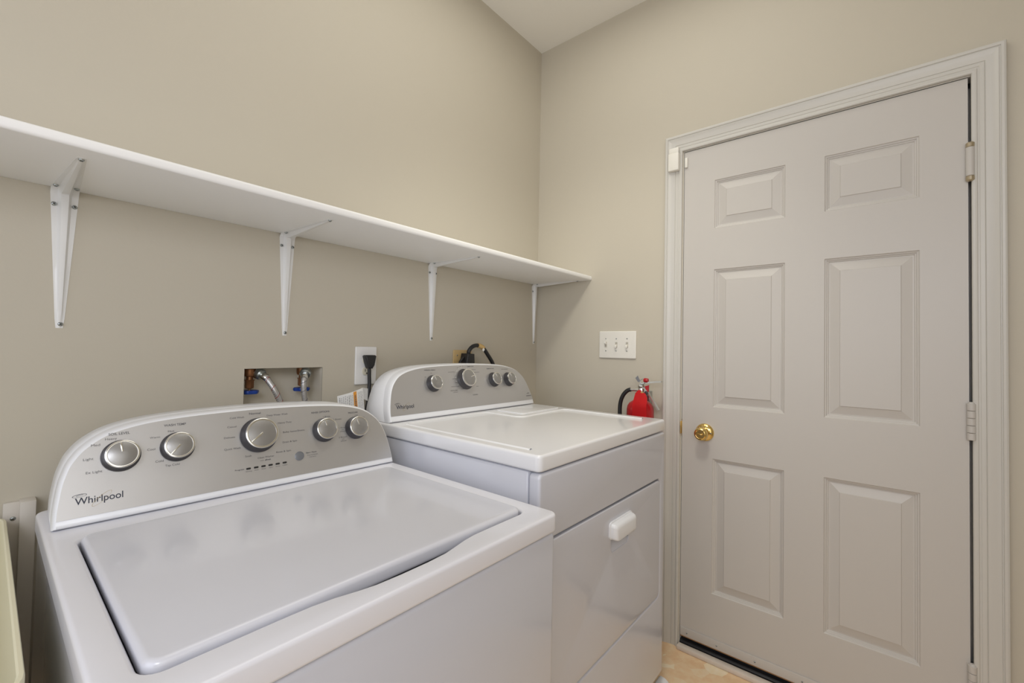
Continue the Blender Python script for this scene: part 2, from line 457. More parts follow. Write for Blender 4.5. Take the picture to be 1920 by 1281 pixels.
# ------------------------------------------------------------------ door_1: slab with six moulded panels
door = bpy.data.objects.new('door_1', None); S.collection.objects.link(door)
door.location = (0, -1.19, 0.0536); struct(door)
def slab():
    ya, yb, za, zb = -0.7711, -1.6161, 0.0536, 2.0736
    cols = [(-0.8927, -1.1406), (-1.2603, -1.5079)]
    rows = [(0.2607, 0.7969), (1.0041, 1.5621), (1.7307, 1.9289)]
    X0 = 0.0
    bm = bmesh.new(); V = {}
    def gv(y, z, x=X0):
        k = (round(y, 5), round(z, 5), round(x, 5))
        if k not in V: V[k] = bm.verts.new((x, y, z))
        return V[k]
    ys = [ya]+[c for p in cols for c in p]+[yb]; zs = [za]+[c for p in rows for c in p]+[zb]
    for i in range(len(ys)-1):
        for j in range(len(zs)-1):
            if i in (1, 3) and j in (1, 3, 5):
                y0, y1, z0, z1 = ys[i], ys[i+1], zs[j], zs[j+1]
                loops = [(0, 0), (0.0025, 0.0035), (0.006, 0.0045), (0.0075, 0.0075), (0.011, 0.0085), (0.0125, 0.0110), (0.0165, 0.0110), (0.0435, 0.0035), (0.0450, 0.0012)]
                prev = None
                for ins, dp in loops:
                    cur = [gv(y0-ins, z0+ins, X0+dp), gv(y1+ins, z0+ins, X0+dp), gv(y1+ins, z1-ins, X0+dp), gv(y0-ins, z1-ins, X0+dp)]
                    if prev:
                        for k in range(4): bm.faces.new((prev[k], prev[(k+1) % 4], cur[(k+1) % 4], cur[k]))
                    prev = cur
                bm.faces.new(prev)
            else:
                bm.faces.new((gv(ys[i], zs[j]), gv(ys[i+1], zs[j]), gv(ys[i+1], zs[j+1]), gv(ys[i], zs[j+1])))
    xb = 0.0445
    bm.faces.new((gv(ya, za, xb), gv(ya, zb, xb), gv(yb, zb, xb), gv(yb, za, xb)))
    for (a, b) in (((ya, za), (yb, za)), ((yb, zb), (ya, zb))):
        n = ys if a[0] == ya else ys[::-1]
        bm.faces.new([gv(y, a[1]) for y in n]+[gv(b[0], b[1], xb), gv(a[0], a[1], xb)])
    bm.faces.new([gv(ya, z) for z in zs[::-1]]+[gv(ya, za, xb), gv(ya, zb, xb)])
    bm.faces.new([gv(yb, z) for z in zs]+[gv(yb, zb, xb), gv(yb, za, xb)])
    return fin(bm, 'slab', DOORP, door, smooth=12)
slab()
# sweep along the foot of the door
bm = bmesh.new()
box(bm, -0.004, 0.0, -1.6140, -0.7730, 0.0515, 0.0860, bev=0.0012)
fin(bm, 'door_sweep', DOORP, door)
bbox('sweep_seal', mat('brown_seal', (0.30, 0.16, 0.07, 1), 0.6), door, -0.002, 0.006, -1.6140, -0.7730, 0.0470, 0.0520)
for y in (-0.800, -0.915, -1.05, -1.20, -1.36, -1.52):
    screw('sweep_screw', door, (-0.004, y, 0.0665), (-1, 0, 0), 0.0032)
# hinges
def hinge(z0, z1, ends):
    yc, xc, r = -1.6195, -0.0095, 0.0098
    bm = bmesh.new()
    e = 0.013 if ends else 0.0
    n = 1 if ends else 5
    zz = [z0+e+(z1-z0-2*e)*i/n for i in range(n+1)]
    for a, b in zip(zz, zz[1:]):
        lathe(bm, [(r*0.85, a+0.0004), (r, a+0.0012), (r, b-0.0012), (r*0.85, b-0.0004)], (xc, yc, 0), (0, 0, 1), 20)
    box(bm, -0.0012, 0.0, -1.6150, -1.6085, z0+e, z1-e)
    h = fin(bm, 'hinge', DOORP, door)
    if ends:
        for a, b, s in ((z0, z0+e, -1), (z1-e, z1, 1)):
            k = lathe_obj('hinge_tip', NICKEL, h, [(0, a-0.003), (r*0.5, a-0.003), (r*0.9, a), (r*1.02, a+0.001), (r*1.02, b-0.001), (r*0.9, b), (r*0.5, b+0.003), (0, b+0.003)], (xc, yc, 0), (0, 0, 1), 20)
            k['label'] = 'bare worn metal knuckle'
            k.matrix_parent_inverse = Matrix.Identity(4)
    else:
        k = lathe_obj('hinge_pin', DOORP, h, [(0, z1+0.004), (r*0.5, z1+0.004), (r*0.75, z1+0.001), (r*0.75, z1-0.002)], (xc, yc, 0), (0, 0, 1), 20)
        k.matrix_parent_inverse = Matrix.Identity(4)
    h.matrix_parent_inverse = Matrix.Translation(-door.location)
    return h
hinge(1.7560, 1.8700, True); hinge(0.9790, 1.0880, False); hinge(0.2130, 0.3230, False)
# brass knob
KY, KZ = -0.8625, 0.8985
ro = lathe_obj('rosette', BRASS, door, [(0.0355, 0), (0.0355, 0.002), (0.034, 0.005), (0.028, 0.010), (0.020, 0.0125), (0.016, 0.013), (0.0, 0.013)], (0, KY, KZ), (-1, 0, 0), 48)
kb = lathe_obj('knob', BRASS, door, [(0.011, 0.010), (0.011, 0.026), (0.014, 0.030), (0.0235, 0.036), (0.0262, 0.043), (0.0265, 0.050), (0.025, 0.057), (0.0215, 0.0615), (0.018, 0.0632), (0.0165, 0.0628), (0.0155, 0.0600), (0.0, 0.0600)], (0, KY, KZ), (-1, 0, 0), 48)
bm = bmesh.new(); box(bm, -0.0690, -0.0590, KY-0.0085, KY+0.0085, KZ-0.0028, KZ+0.0028, bev=0.0016)
tb = fin(bm, 'turn_button', BRASS, kb); tb.matrix_parent_inverse = Matrix.Identity(4)
screw('rosette_screw', ro, (-0.0095, KY-0.0255, KZ), (-1, 0, 0), 0.0035).matrix_parent_inverse = Matrix.Identity(4)

# ------------------------------------------------------------------ shelf
SZ, ST, SD = 1.5653, 0.0198, 0.3300
bm = bmesh.new()
prof = [(-0.001, 0), (-SD+0.004, 0), (-SD+0.001, 0.002), (-SD, 0.006), (-SD, ST-0.006), (-SD+0.001, ST-0.002), (-SD+0.004, ST), (-0.001, ST)]
A = [bm.verts.new((-2.75, y, SZ+z)) for y, z in prof]; B = [bm.verts.new((-0.0015, y, SZ+z)) for y, z in prof]
for i in range(len(prof)): bm.faces.new((A[i], A[(i+1) % len(prof)], B[(i+1) % len(prof)], B[i]))
bm.faces.new(A[::-1]); bm.faces.new(B)
tag(fin(bm, 'wall_shelf', SHELFP, smooth=50), 'long white wooden shelf across the wall above the washer and dryer', 'shelf')

# ------------------------------------------------------------------ brackets
BRK = mat('bracket_white', (0.80, 0.80, 0.79, 1), 0.32, coat=0.15)
def bracket_mesh():
    """pressed steel L bracket; x centred, wall at y=0, shelf underside at z=0"""
    Rc = 0.016; LV, LH = 0.3140, 0.272
    P = []   # (y, z, ny, nz, dist from corner 0..1 along its leg, leg)
    n = 14
    for i in range(n+1):
        z = -LV+(LV-Rc)*i/n; P.append((-0.0008, z, -1, 0, -z/LV))
    for k in range(1, 6):
        a = math.pi/2*k/6
        P.append((-0.0008-Rc+Rc*math.cos(a), -Rc-0.0008+Rc*math.sin(a), -math.cos(a), -math.sin(a), 0.03))
    for i in range(n+1):
        y = -Rc-(LH-Rc)*i/n; P.append((y, -0.0008, 0, -1, -y/LH))
    bm = bmesh.new(); rows = []
    for y, z, ny, nz, d in P:
        w = 0.0235*(1-d)+0.0068*d
        if d > 0.97: w *= 0.85
        rib = 0.42*w+0.0006
        h = 0.0022+0.0125*max(0, 1-d)**1.1
        if d > 0.90: h *= max(0.0, (1-d)/0.10)
        if d < 0.12: h *= 0.75+0.25*d/0.12
        sec = [(-w, 0), (-rib-0.0015, 0), (-rib, 0.15*h), (-rib*0.62, h), (0, h*1.04), (rib*0.62, h), (rib, 0.15*h), (rib+0.0015, 0), (w, 0)]
        rows.append([bm.verts.new((x, y+ny*q, z+nz*q)) for x, q in sec])
    for a, b in zip(rows, rows[1:]):
        for i in range(8): bm.faces.new((a[i], a[i+1], b[i+1], b[i]))
    bmesh.ops.recalc_face_normals(bm, faces=bm.faces)
    bmesh.ops.solidify(bm, geom=bm.faces[:], thickness=0.0012)
    return bm
bl = ['leftmost white steel shelf bracket, nearest the left edge of the photo with all screws showing',
      'white steel shelf bracket above the recessed water valves, second from left',
      'white steel shelf bracket above the tan outlet and curved black cord',
      'white steel shelf bracket in the corner beside the door wall, rightmost under the shelf']
bx = [-1.7885, -1.3010, -0.7215, -0.0275]
bt = thing('shelf_bracket', bl[0], 'bracket', (bx[0], 0, SZ), 'brackets under the shelf')
me = bpy.data.meshes.new('bracket_arm'); b_ = bracket_mesh(); bmesh.ops.recalc_face_normals(b_, faces=b_.faces); b_.to_mesh(me); b_.free()
arm = link('bracket_arm', me, BRK, None, 35); arm.parent = bt
for loc, ax in (((0.0015, -0.0024, -0.3050), (0, -1, 0)), ((-0.0165, -0.0022, -0.037), (0, -1, 0)), ((0.0165, -0.0022, -0.037), (0, -1, 0)),
                ((-0.0165, -0.030, -0.0022), (0, 0, -1)), ((0.0165, -0.030, -0.0022), (0, 0, -1)), ((0.0, -0.264, -0.0022), (0, 0, -1))):
    s = screw('screw', None, loc, ax, 0.0046); s.parent = bt
for i in range(1, 4):
    c = bt.copy(); S.collection.objects.link(c); c.location = (bx[i], 0, SZ); c['label'] = bl[i]
    for ch in [o for o in S.objects if o.parent == bt]:
        d = ch.copy(); S.collection.objects.link(d); d.parent = c

# ------------------------------------------------------------------ appliance consoles
def uframe(O, a, k=0.35):
    a = R(a); U = Vector((math.cos(a), math.sin(a), 0)); B = Vector((-math.sin(a), math.cos(a), 0))
    V = (Vector((0, 0, 1))+B*k).normalized(); N = U.cross(V)
    return Vector(O), U, V, N, B
def half(du, vmax_pts): return vmax_pts
def dome(center, pts):
    """pts: (half width, v) from bottom to top centre -> CCW closed outline"""
    right = [(center+d, v) for d, v in pts]; left = [(center-d, v) for d, v in pts if d > 1e-6][::-1]
    P = right+left
    # smooth with Catmull-Rom on the curved part
    q = [Vector((p[0], p[1], 0)) for p in P]
    out = smooth_path(q, 4)
    return [(p.x, p.y) for p in out]
FACE = {}
def print_on(f, bm, idx=1):
    """printed marks become part of the face plate's own mesh"""
    t = bpy.data.meshes.new('t'); bm.to_mesh(t); bm.free()
    b = bmesh.new(); b.from_mesh(f.data); n0 = len(b.faces); b.from_mesh(t); bpy.data.meshes.remove(t)
    b.faces.ensure_lookup_table()
    for q in b.faces[n0:]: q.material_index = idx; q.smooth = False
    b.to_mesh(f.data); b.free()
def console(parent, fr, outline, back_d, grey, r=0.0060, ysplit=0.030, bez='console', house='console_housing'):
    O, U, V, N, B = fr
    kz = V.dot(B)
    def W(u, v, d): return O+U*u+V*v+B*d
    bm = bmesh.new(); rows = []
    rd = 0.015
    for ins, d in ((r, 0.0), (r*0.62, rd*0.08), (r*0.29, rd*0.29), (r*0.08, rd*0.62), (0, rd), (0, ysplit)):
        rows.append([bm.verts.new(W(u, v, d)) for u, v in offset_poly(outline, ins)])
    n = len(outline)
    for a, b in zip(rows, rows[1:]):
        for i in range(n): bm.faces.new((a[i], a[(i+1) % n], b[(i+1) % n], b[i]))
    bm.faces.new(rows[0]); bm.faces.new(rows[-1][::-1])
    c = fin(bm, bez, PLAST, parent, 50)
    bm = bmesh.new(); rows = []
    for ins, d in ((0.0016, ysplit+0.0004), (0.0004, ysplit+0.0016), (0.0004, None), (0.004, -1)):
        rr = []
        for u, v in offset_poly(outline, ins):
            dd = d if d is not None and d >= 0 else (back_d-kz*v-(0.004 if d is None else 0))
            rr.append(bm.verts.new(W(u, v, dd)))
        rows.append(rr)
    for a, b in zip(rows, rows[1:]):
        for i in range(n): bm.faces.new((a[i], a[(i+1) % n], b[(i+1) % n], b[i]))
    bm.faces.new(rows[0]); bm.faces.new(rows[-1][::-1])
    h = fin(bm, house, PLAST, parent, 50)
    # silver face plate, slightly proud
    bm = bmesh.new()
    A = [bm.verts.new(O+U*u+V*v+N*0.0012) for u, v in grey]; Bq = [bm.verts.new(O+U*u+V*v-N*0.001) for u, v in grey]
    for i in range(len(grey)): bm.faces.new((A[i], A[(i+1) % len(grey)], Bq[(i+1) % len(grey)], Bq[i]))
    bm.faces.new(A); bm.faces.new(Bq[::-1])
    f = fin(bm, 'face_plate', SILVER, c, 30); f.matrix_parent_inverse = Matrix.Identity(4)
    f['label'] = 'brushed silver control face with printed lettering'
    f.data.materials.append(INK); f.data.materials.append(PLAST); f.data.materials.append(BLACK)
    FACE[parent.name] = f
    return c
def clip_bottom(poly, vmin):
    out = []
    n = len(poly)
    for i in range(n):
        a, b = poly[i], poly[(i+1) % n]
        if a[1] >= vmin: out.append(a)
        if (a[1] >= vmin) != (b[1] >= vmin):
            t = (vmin-a[1])/(b[1]-a[1]); out.append((a[0]+t*(b[0]-a[0]), vmin))
    return out
def lm(fr, u, v, off, rot=0):
    O, U, V, N, B = fr
    m = Matrix((U, V, N)).transposed().to_4x4(); m.translation = O+U*u+V*v+N*off
    return m @ Matrix.Rotation(R(rot), 4, 'Z')
def dial(parent, fr, u, v, rad, h, ptr=None, plen=0.8):
    O, U, V, N, B = fr
    o = O+U*u+V*v
    k = lathe_obj('knob', DARK, parent, [(rad*1.14, 0.001), (rad*1.16, 0.004), (rad*1.10, 0.007), (rad*1.03, 0.010), (rad*1.0, h-0.003), (rad*0.97, h-0.001), (0, h-0.001)], o, N, 48)
    ring = lathe_obj('rim', CHROME, k, [(rad*0.99, h-0.003), (rad*1.0, h-0.0012), (rad*0.985, h+0.0006), (rad*0.95, h+0.0012), (rad*0.86, h+0.0010), (rad*0.84, h-0.0005)], o, N, 48)
    face = lathe_obj('cap', KNOBF, k, [(rad*0.85, h-0.002), (rad*0.85, h+0.0002), (rad*0.82, h+0.0006), (0, h+0.0014)], o, N, 48)
    ch = [ring, face]
    if ptr is not None:
        bm = bmesh.new(); wd = rad*0.055
        box(bm, -wd, wd, rad*(0.86-plen), rad*0.86, h+0.0006, h+0.0021, bev=0.0003)
        bm.transform(lm(fr, u, v, 0, ptr)); p = fin(bm, 'pointer', CHROME, k); ch.append(p)
        p['label'] = 'pale pointer line'
    for c in ch: c.matrix_parent_inverse = Matrix.Identity(4)
    ring['label'] = 'bright chrome rim'
    face['label'] = 'grey silver cap'
    return k
def logo(parent, fr, u, v, width, s=1.0, gold=True):
    bm = bmesh.new()
    text_mesh(bm, 'Whirlpool', lm(fr, u, v, 0.0016, 0), width=width, height=width*0.19, bold=0.006)
    # dark swirl over the W
    def ell(cx, cy, a, b, rot, t, a0=0, a1=360, taper=True):
        n = 40
        pts = []
        for i in range(n+1):
            q = R(a0+(a1-a0)*i/n)
            x = a*math.cos(q); y = b*math.sin(q)
            th = t*(0.35+0.65*abs(math.sin(q/2+0.6))) if taper else t
            x2 = (a-th)*math.cos(q); y2 = (b-th*0.8)*math.sin(q)
            c, sn = math.cos(R(rot)), math.sin(R(rot))
            pts.append(((cx+x*c-y*sn, cy+x*sn+y*c), (cx+x2*c-y2*sn, cy+x2*sn+y2*c)))
        return pts
    M0 = lm(fr, u, v, 0.0016)
    def strip(bm_, pts, M0):
        vs = [(bm_.verts.new(M0 @ Vector((a[0], a[1], 0))), bm_.verts.new(M0 @ Vector((b[0], b[1], 0)))) for a, b in pts]
        for (a, b), (c, d) in zip(vs, vs[1:]): bm_.faces.new((a, b, d, c))
    k = width/0.066
    strip(bm, ell(0.0060*k, 0.0158*k, 0.0098*k, 0.0028*k, 4, 0.0010*k), M0)
    strip(bm, ell(0.0062*k, 0.0160*k, 0.0046*k, 0.0013*k, 8, 0.0006*k), M0)
    l = fin(bm, 'logo_lettering', INKD, parent, 0, recalc=False); l.matrix_parent_inverse = Matrix.Identity(4)
    bm = bmesh.new()
    M1 = lm(fr, u, v, 0.0017)
    strip(bm, ell(0.0362*k, 0.0050*k, 0.0178*k, 0.0050*k, 41, 0.0007*k), M1)
    g = fin(bm, 'logo_ring', INKG, parent, 0, recalc=False); g.matrix_parent_inverse = Matrix.Identity(4)
    g['label'] = 'thin gold ring through the logo'

# ------------------------------------------------------------------ washing machine
WX0, WX1, WYF, WYB, WZ = -1.8220, -1.1235, -0.9050, -0.1500, 0.8890
wm = thing('washing_machine', 'white top-loading washing machine with lid down and silver dial panel, left of the dryer', 'washing machine', ((WX0+WX1)/2, (WYF+WYB)/2, 0))
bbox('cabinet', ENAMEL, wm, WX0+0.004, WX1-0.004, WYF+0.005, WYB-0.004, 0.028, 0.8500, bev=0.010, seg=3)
for x in (WX0+0.05, WX1-0.05):
    for y in (WYF+0.06, WYB-0.06):
        lathe_obj('foot', DARK, wm, [(0.022, 0), (0.024, 0.004), (0.018, 0.010), (0.010, 0.012), (0.010, 0.035)], (x, y, 0), (0, 0, 1), 20)
# top panel with lid opening and finger notch
LX0, LX1, LY0, LY1 = -1.7815, -1.1690, -0.8440, -0.3750
op = rrect(LX0-0.0038, LX1+0.0042, LY0-0.0055, LY1+0.004, 0.022, 6)
# insert the notch along the front edge (between the two front corners)
notch = []
nx = [(-1.655, 0), (-1.615, 0.0010), (-1.585, 0.0050), (-1.555, 0.0125), (-1.53, 0.0170), (-1.49, 0.0190), (-1.44, 0.0190), (-1.40, 0.0165), (-1.375, 0.0110), (-1.345, 0.0040), (-1.32, 0.0005), (-1.29, 0)]
idx = next(i for i, p in enumerate(op) if abs(p[1]-(LY0-0.0055)) < 1e-6 and p[0] < -1.5)
op = op[:idx+1]+[(x, LY0-0.0055-d) for x, d in nx]+op[idx+1:]
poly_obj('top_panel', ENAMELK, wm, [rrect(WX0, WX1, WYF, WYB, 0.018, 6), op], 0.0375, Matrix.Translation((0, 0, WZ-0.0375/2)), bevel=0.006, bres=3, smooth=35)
bbox('lid_gap_shade', mat('gap_shade_grey', (0.17, 0.17, 0.18, 1), 0.7), wm, LX0-0.008, LX1+0.008, LY0-0.027, LY1+0.008, 0.8502, 0.8530)  # dark plate standing in for the shade inside the lid gap
bm = curve_mesh([rrect(LX0, LX1, LY0, LY1, 0.018, 6)], 0.026, 0.0075, 4)
bm.transform(Matrix.Translation((0, 0, 0.8955-0.013)))
# slightly dished lid top
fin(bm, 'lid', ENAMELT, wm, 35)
FW = uframe((-1.8225, -0.3125, 0.8898), -2)
wo = dome(0.3540, [(0.3430, 0.0), (0.3425, 0.022), (0.3405, 0.044), (0.3360, 0.075), (0.3315, 0.093), (0.3230, 0.116), (0.3045, 0.1415), (0.2730, 0.1645), (0.2300, 0.1785), (0.1750, 0.1865), (0.1000, 0.1910), (0.0, 0.1930)])
wg = clip_bottom(offset_poly(wo, 0.0058), 0.0165)
wc = console(wm, FW, wo, 0.150, wg)
H = 0.025
dial(wm, FW, 0.1038, 0.1178, 0.0262, H, 8, 0.70)
dial(wm, FW, 0.1934, 0.1216, 0.0262, H, 138, 0.88)
dial(wm, FW, 0.3498, 0.1253, 0.0350, H+0.003, 126, 0.88)
dial(wm, FW, 0.5056, 0.1176, 0.0268, H, 12, 0.60)
dial(wm, FW, 0.5942, 0.1132, 0.0268, H, 14, 0.70)
o_ = FW[0]+FW[1]*0.4367+FW[2]*0.0617
bt_ = lathe_obj('start_button', GREYB, wm, [(0.0108, 0.001), (0.0108, 0.003), (0.0098, 0.0038), (0.0094, 0.003), (0.0090, 0.0032), (0.0, 0.0022)], o_, FW[3], 36)
for u in (0.3225, 0.3384, 0.3538, 0.3693, 0.3850, 0.4009):
    b2 = curve_mesh([rrect(-0.0047, 0.0047, -0.0020, 0.0020, 0.0015, 4)], 0.0012, 0.0)
    b2.transform(lm(FW, u, 0.0519, 0.0016))
    il = fin(b2, 'indicator_light', BLACK, wc, 30); il.matrix_parent_inverse = Matrix.Identity(4)
def put(bm, fr, s, u, v, h, wd=None, al='LEFT', b=0.0): text_mesh(bm, s, lm(fr, u, v, 0.0016), width=wd, height=h, align=al, bold=b)
def lettering(face, fr, rows):
    bm = bmesh.new()
    for s_, u, v, h, wd, b in rows: put(bm, fr, s_, u, v, h, wd, 'LEFT', b)
    print_on(face, bm)
W_TEXT = (
    ('SOIL LEVEL', 0.0858, 0.1590, 0.0050, 0.0318, 0.012), ('Heavy', 0.0809, 0.1505, 0.0044, 0.0172, 0), ('Med', 0.0612, 0.1413, 0.0046, 0.0126, 0),
    ('Light', 0.0504, 0.1165, 0.0046, 0.0144, 0), ('Ex Light', 0.0543, 0.0915, 0.0044, 0.0226, 0), ('WASH TEMP', 0.1719, 0.1664, 0.0048, 0.0380, 0.012),
    ('Hot', 0.1785, 0.1540, 0.0040, 0.0106, 0), ('Warm', 0.1482, 0.1443, 0.0040, 0.0168, 0), ('Cool', 0.1438, 0.1205, 0.0044, 0.0126, 0),
    ('Cold', 0.1560, 0.0948, 0.0044, 0.0134, 0), ('Tap Cold', 0.1714, 0.0838, 0.0042, 0.0240, 0),
    ('Normal', 0.3332, 0.1755, 0.0050, 0.0248, 0.014), ('Deep Water Wash', 0.3711, 0.1679, 0.0042, 0.0480, 0), ('Cold Wash', 0.2926, 0.1694, 0.0042, 0.0292, 0),
    ('Casual', 0.2864, 0.1494, 0.0040, 0.0186, 0), ('Delicate', 0.2784, 0.1257, 0.0040, 0.0220, 0), ('Quick Wash', 0.2774, 0.0996, 0.0042, 0.0326, 0),
    ('Soak', 0.3179, 0.0782, 0.0042, 0.0136, 0), ('Clean Washer', 0.3432, 0.0702, 0.0040, 0.0360, 0), ('with', 0.3480, 0.0642, 0.0024, 0.0080, 0),
    ('affresh', 0.3582, 0.0638, 0.0034, 0.0128, 0.02), ('Rinse & Spin', 0.3844, 0.0770, 0.0042, 0.0340, 0), ('Drain & Spin', 0.4011, 0.0985, 0.0042, 0.0340, 0),
    ('Bulky Items/Sheets', 0.4043, 0.1227, 0.0042, 0.0520, 0), ('Heavy Duty', 0.3947, 0.1468, 0.0042, 0.0322, 0),
    ('RINSE OPTIONS', 0.4786, 0.1638, 0.0046, 0.0480, 0.012), ('1 Rinse', 0.5079, 0.1508, 0.0040, 0.0188, 0), ('2 Rinses', 0.5338, 0.1406, 0.0038, 0.0230, 0),
    ('1 Rinse', 0.5469, 0.1165, 0.0036, 0.0190, 0), ('with', 0.5530, 0.1118, 0.0024, 0.0070, 0), ('softener', 0.5485, 0.1068, 0.0030, 0.0165, 0),
    ('2 Rinses', 0.5425, 0.0910, 0.0036, 0.0230, 0), ('with', 0.5505, 0.0862, 0.0024, 0.0070, 0), ('softener', 0.5470, 0.0812, 0.0030, 0.0165, 0),
    ('PRESOAK', 0.5785, 0.1538, 0.0046, 0.0290, 0.012), ('Off', 0.5966, 0.1456, 0.0034, 0.0092, 0), ('On', 0.6185, 0.1385, 0.0030, 0.0070, 0),
    ('Start / Pause', 0.4536, 0.0648, 0.0034, 0.0262, 0.018), ('Press to Unlock', 0.4560, 0.0588, 0.0026, 0.0260, 0), ('when active', 0.4600, 0.0540, 0.0024, 0.0170, 0),
    ('Progress', 0.2953, 0.0511, 0.0030, 0.0182, 0.018), ('Sensing', 0.3165, 0.0450, 0.0024, 0.0125, 0), ('Wash', 0.3340, 0.0450, 0.0024, 0.0092, 0),
    ('Rinse', 0.3495, 0.0450, 0.0024, 0.0090, 0), ('Spin', 0.3655, 0.0450, 0.0024, 0.0080, 0), ('Done', 0.3805, 0.0450, 0.0024, 0.0090, 0), ('Locked', 0.3955, 0.0450, 0.0024, 0.0110, 0))
lettering(FACE[wm.name], FW, W_TEXT)
logo(wc, FW, 0.0402, 0.0390, 0.0660)

# ------------------------------------------------------------------ clothes dryer
DX0, DX1, DYF, DYB, DZT = -1.0700, -0.3000, -0.8150, -0.0700, 0.9790
dr = thing('clothes_dryer', 'white front-loading clothes dryer with pull-down door, to the right of the washer', 'dryer', ((DX0+DX1)/2, (DYF+DYB)/2, 0))
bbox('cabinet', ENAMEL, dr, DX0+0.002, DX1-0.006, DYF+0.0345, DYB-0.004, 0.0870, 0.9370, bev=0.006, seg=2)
for x in (DX0+0.06, DX1-0.08):
    for y in (DYF+0.09, DYB-0.08):
        lathe_obj('foot', DARK, dr, [(0.022, 0), (0.024, 0.004), (0.018, 0.012), (0.010, 0.014), (0.010, 0.092)], (x, y, 0), (0, 0, 1), 20)
# front panel around the door
dox = rrect(-1.0240, -0.3480, 0.3680, 0.7710, 0.020, 5)
gap = 0.0030
bm = curve_mesh([rrect(DX0+0.001, DX1-0.008, 0.0850, 0.9355, 0.012, 5), rrect(-1.0240-gap, -0.3480+gap, 0.3680-gap, 0.7710+gap*1.6, 0.022, 5)], 0.0335, 0.007, 3)
bm.transform(XZ(DYF+0.0335/2)); fin(bm, 'front_panel', ENAMEL, dr, 35)
pk = rrect(-0.7120, -0.5980, 0.6380, 0.6940, 0.012, 4)
bm = curve_mesh([dox, pk], 0.0190, 0.0035, 3)
bm.transform(XZ(DYF+0.0190/2)); ddoor = fin(bm, 'door', ENAMEL, dr, 35)
# finger pocket: sloped scoop behind the opening
bm = bmesh.new()
x0, x1, z0, z1 = -0.7120, -0.5980, 0.6380, 0.6940
yf, yb = DYF+0.001, DYF+0.0172
vv = [bm.verts.new(p) for p in ((x0, yf, z0), (x1, yf, z0), (x1, yf, z1), (x0, yf, z1), (x0+0.006, yb, z0+0.030), (x1-0.006, yb, z0+0.030), (x1, yb, z1), (x0, yb, z1))]
for f in ((0, 1, 5, 4), (4, 5, 6, 7), (1, 2, 6, 5), (3, 0, 4, 7), (2, 3, 7, 6)): bm.faces.new([vv[i] for i in f])
hp = fin(bm, 'handle_pocket', ENAMEL, ddoor, 20, recalc=False); hp.matrix_parent_inverse = Matrix.Identity(4)
# hooded pull
bm = bmesh.new()
bp_ = rrect(-0.7285, -0.5815, 0.6790, 0.7290, 0.012, 5)
prof = [(0, 0.0), (0, 0.004), (0.0035, 0.005), (0.0040, 0.012), (0.0065, 0.018), (0.011, 0.0220), (0.017, 0.0232)]
rows = []
for ins, d in prof:
    pts = rrect(-0.7285+ins, -0.5815-ins, 0.6790, 0.7290-ins, max(0.012-ins*0.4, 0.004), 5)
    pts = [(x, max(z, 0.6790)) for x, z in pts]
    rows.append([bm.verts.new((x, DYF-d, z)) for x, z in pts])
n = len(rows[0])
for a, b in zip(rows, rows[1:]):
    for i in range(n): bm.faces.new((a[i], a[(i+1) % n], b[(i+1) % n], b[i]))
bm.faces.new(rows[-1])
hd = fin(bm, 'handle', PLAST, ddoor, 40); hd.matrix_parent_inverse = Matrix.Identity(4)
# top panel: soft rim and a shallow dished field stepping round the lint cover
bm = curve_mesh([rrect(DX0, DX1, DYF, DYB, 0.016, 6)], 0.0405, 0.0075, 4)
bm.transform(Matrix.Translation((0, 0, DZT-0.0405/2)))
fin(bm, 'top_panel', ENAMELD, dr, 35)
def ridge(bm, pts, w, h, z):
    P = smooth_path([(p[0], p[1], z) for p in pts], 5)
    rows = []
    for i, p in enumerate(P):
        T_ = (P[min(i+1, len(P)-1)]-P[max(i-1, 0)]).normalized(); nn = Vector((-T_.y, T_.x, 0))
        rows.append([bm.verts.new(p+nn*a+Vector((0, 0, b))) for a, b in ((-w, -0.0006), (-w*0.6, h*0.6), (-w*0.2, h), (w*0.2, h), (w*0.6, h*0.6), (w, -0.0006))])
    for a, b in zip(rows, rows[1:]):
        for i in range(5): bm.faces.new((a[i], a[i+1], b[i+1], b[i]))
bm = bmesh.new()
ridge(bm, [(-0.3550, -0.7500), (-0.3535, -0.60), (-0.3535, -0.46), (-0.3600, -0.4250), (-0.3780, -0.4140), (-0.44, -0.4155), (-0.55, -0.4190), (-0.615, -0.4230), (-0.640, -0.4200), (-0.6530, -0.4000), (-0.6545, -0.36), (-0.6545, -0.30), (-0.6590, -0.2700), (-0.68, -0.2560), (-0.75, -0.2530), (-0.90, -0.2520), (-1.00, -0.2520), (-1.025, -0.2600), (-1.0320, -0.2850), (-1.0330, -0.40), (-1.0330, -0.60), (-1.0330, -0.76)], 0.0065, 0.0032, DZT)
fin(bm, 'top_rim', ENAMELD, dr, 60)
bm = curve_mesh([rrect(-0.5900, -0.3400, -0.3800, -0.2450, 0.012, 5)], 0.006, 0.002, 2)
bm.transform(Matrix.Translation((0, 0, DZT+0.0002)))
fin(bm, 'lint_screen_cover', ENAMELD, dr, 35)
FD = uframe((-1.0700, -0.2240, 0.9798), 0)
do = dome(0.3850, [(0.3780, 0.0), (0.3780, 0.019), (0.3760, 0.040), (0.3715, 0.062), (0.3630, 0.092), (0.3550, 0.112), (0.3420, 0.133), (0.3180, 0.1555), (0.2850, 0.1705), (0.2400, 0.1810), (0.1850, 0.1873), (0.1000, 0.1912), (0.0, 0.1925)])
dg = clip_bottom(offset_poly(do, 0.0058), 0.0210)
dc = console(dr, FD, do, 0.145, dg)
dial(dr, FD, 0.2098, 0.1205, 0.0262, H, 20, 0.6)
dial(dr, FD, 0.3700, 0.1300, 0.0350, H+0.003, -75, 0.6)
dial(dr, FD, 0.5312, 0.1214, 0.0262, H, 20, 0.6)
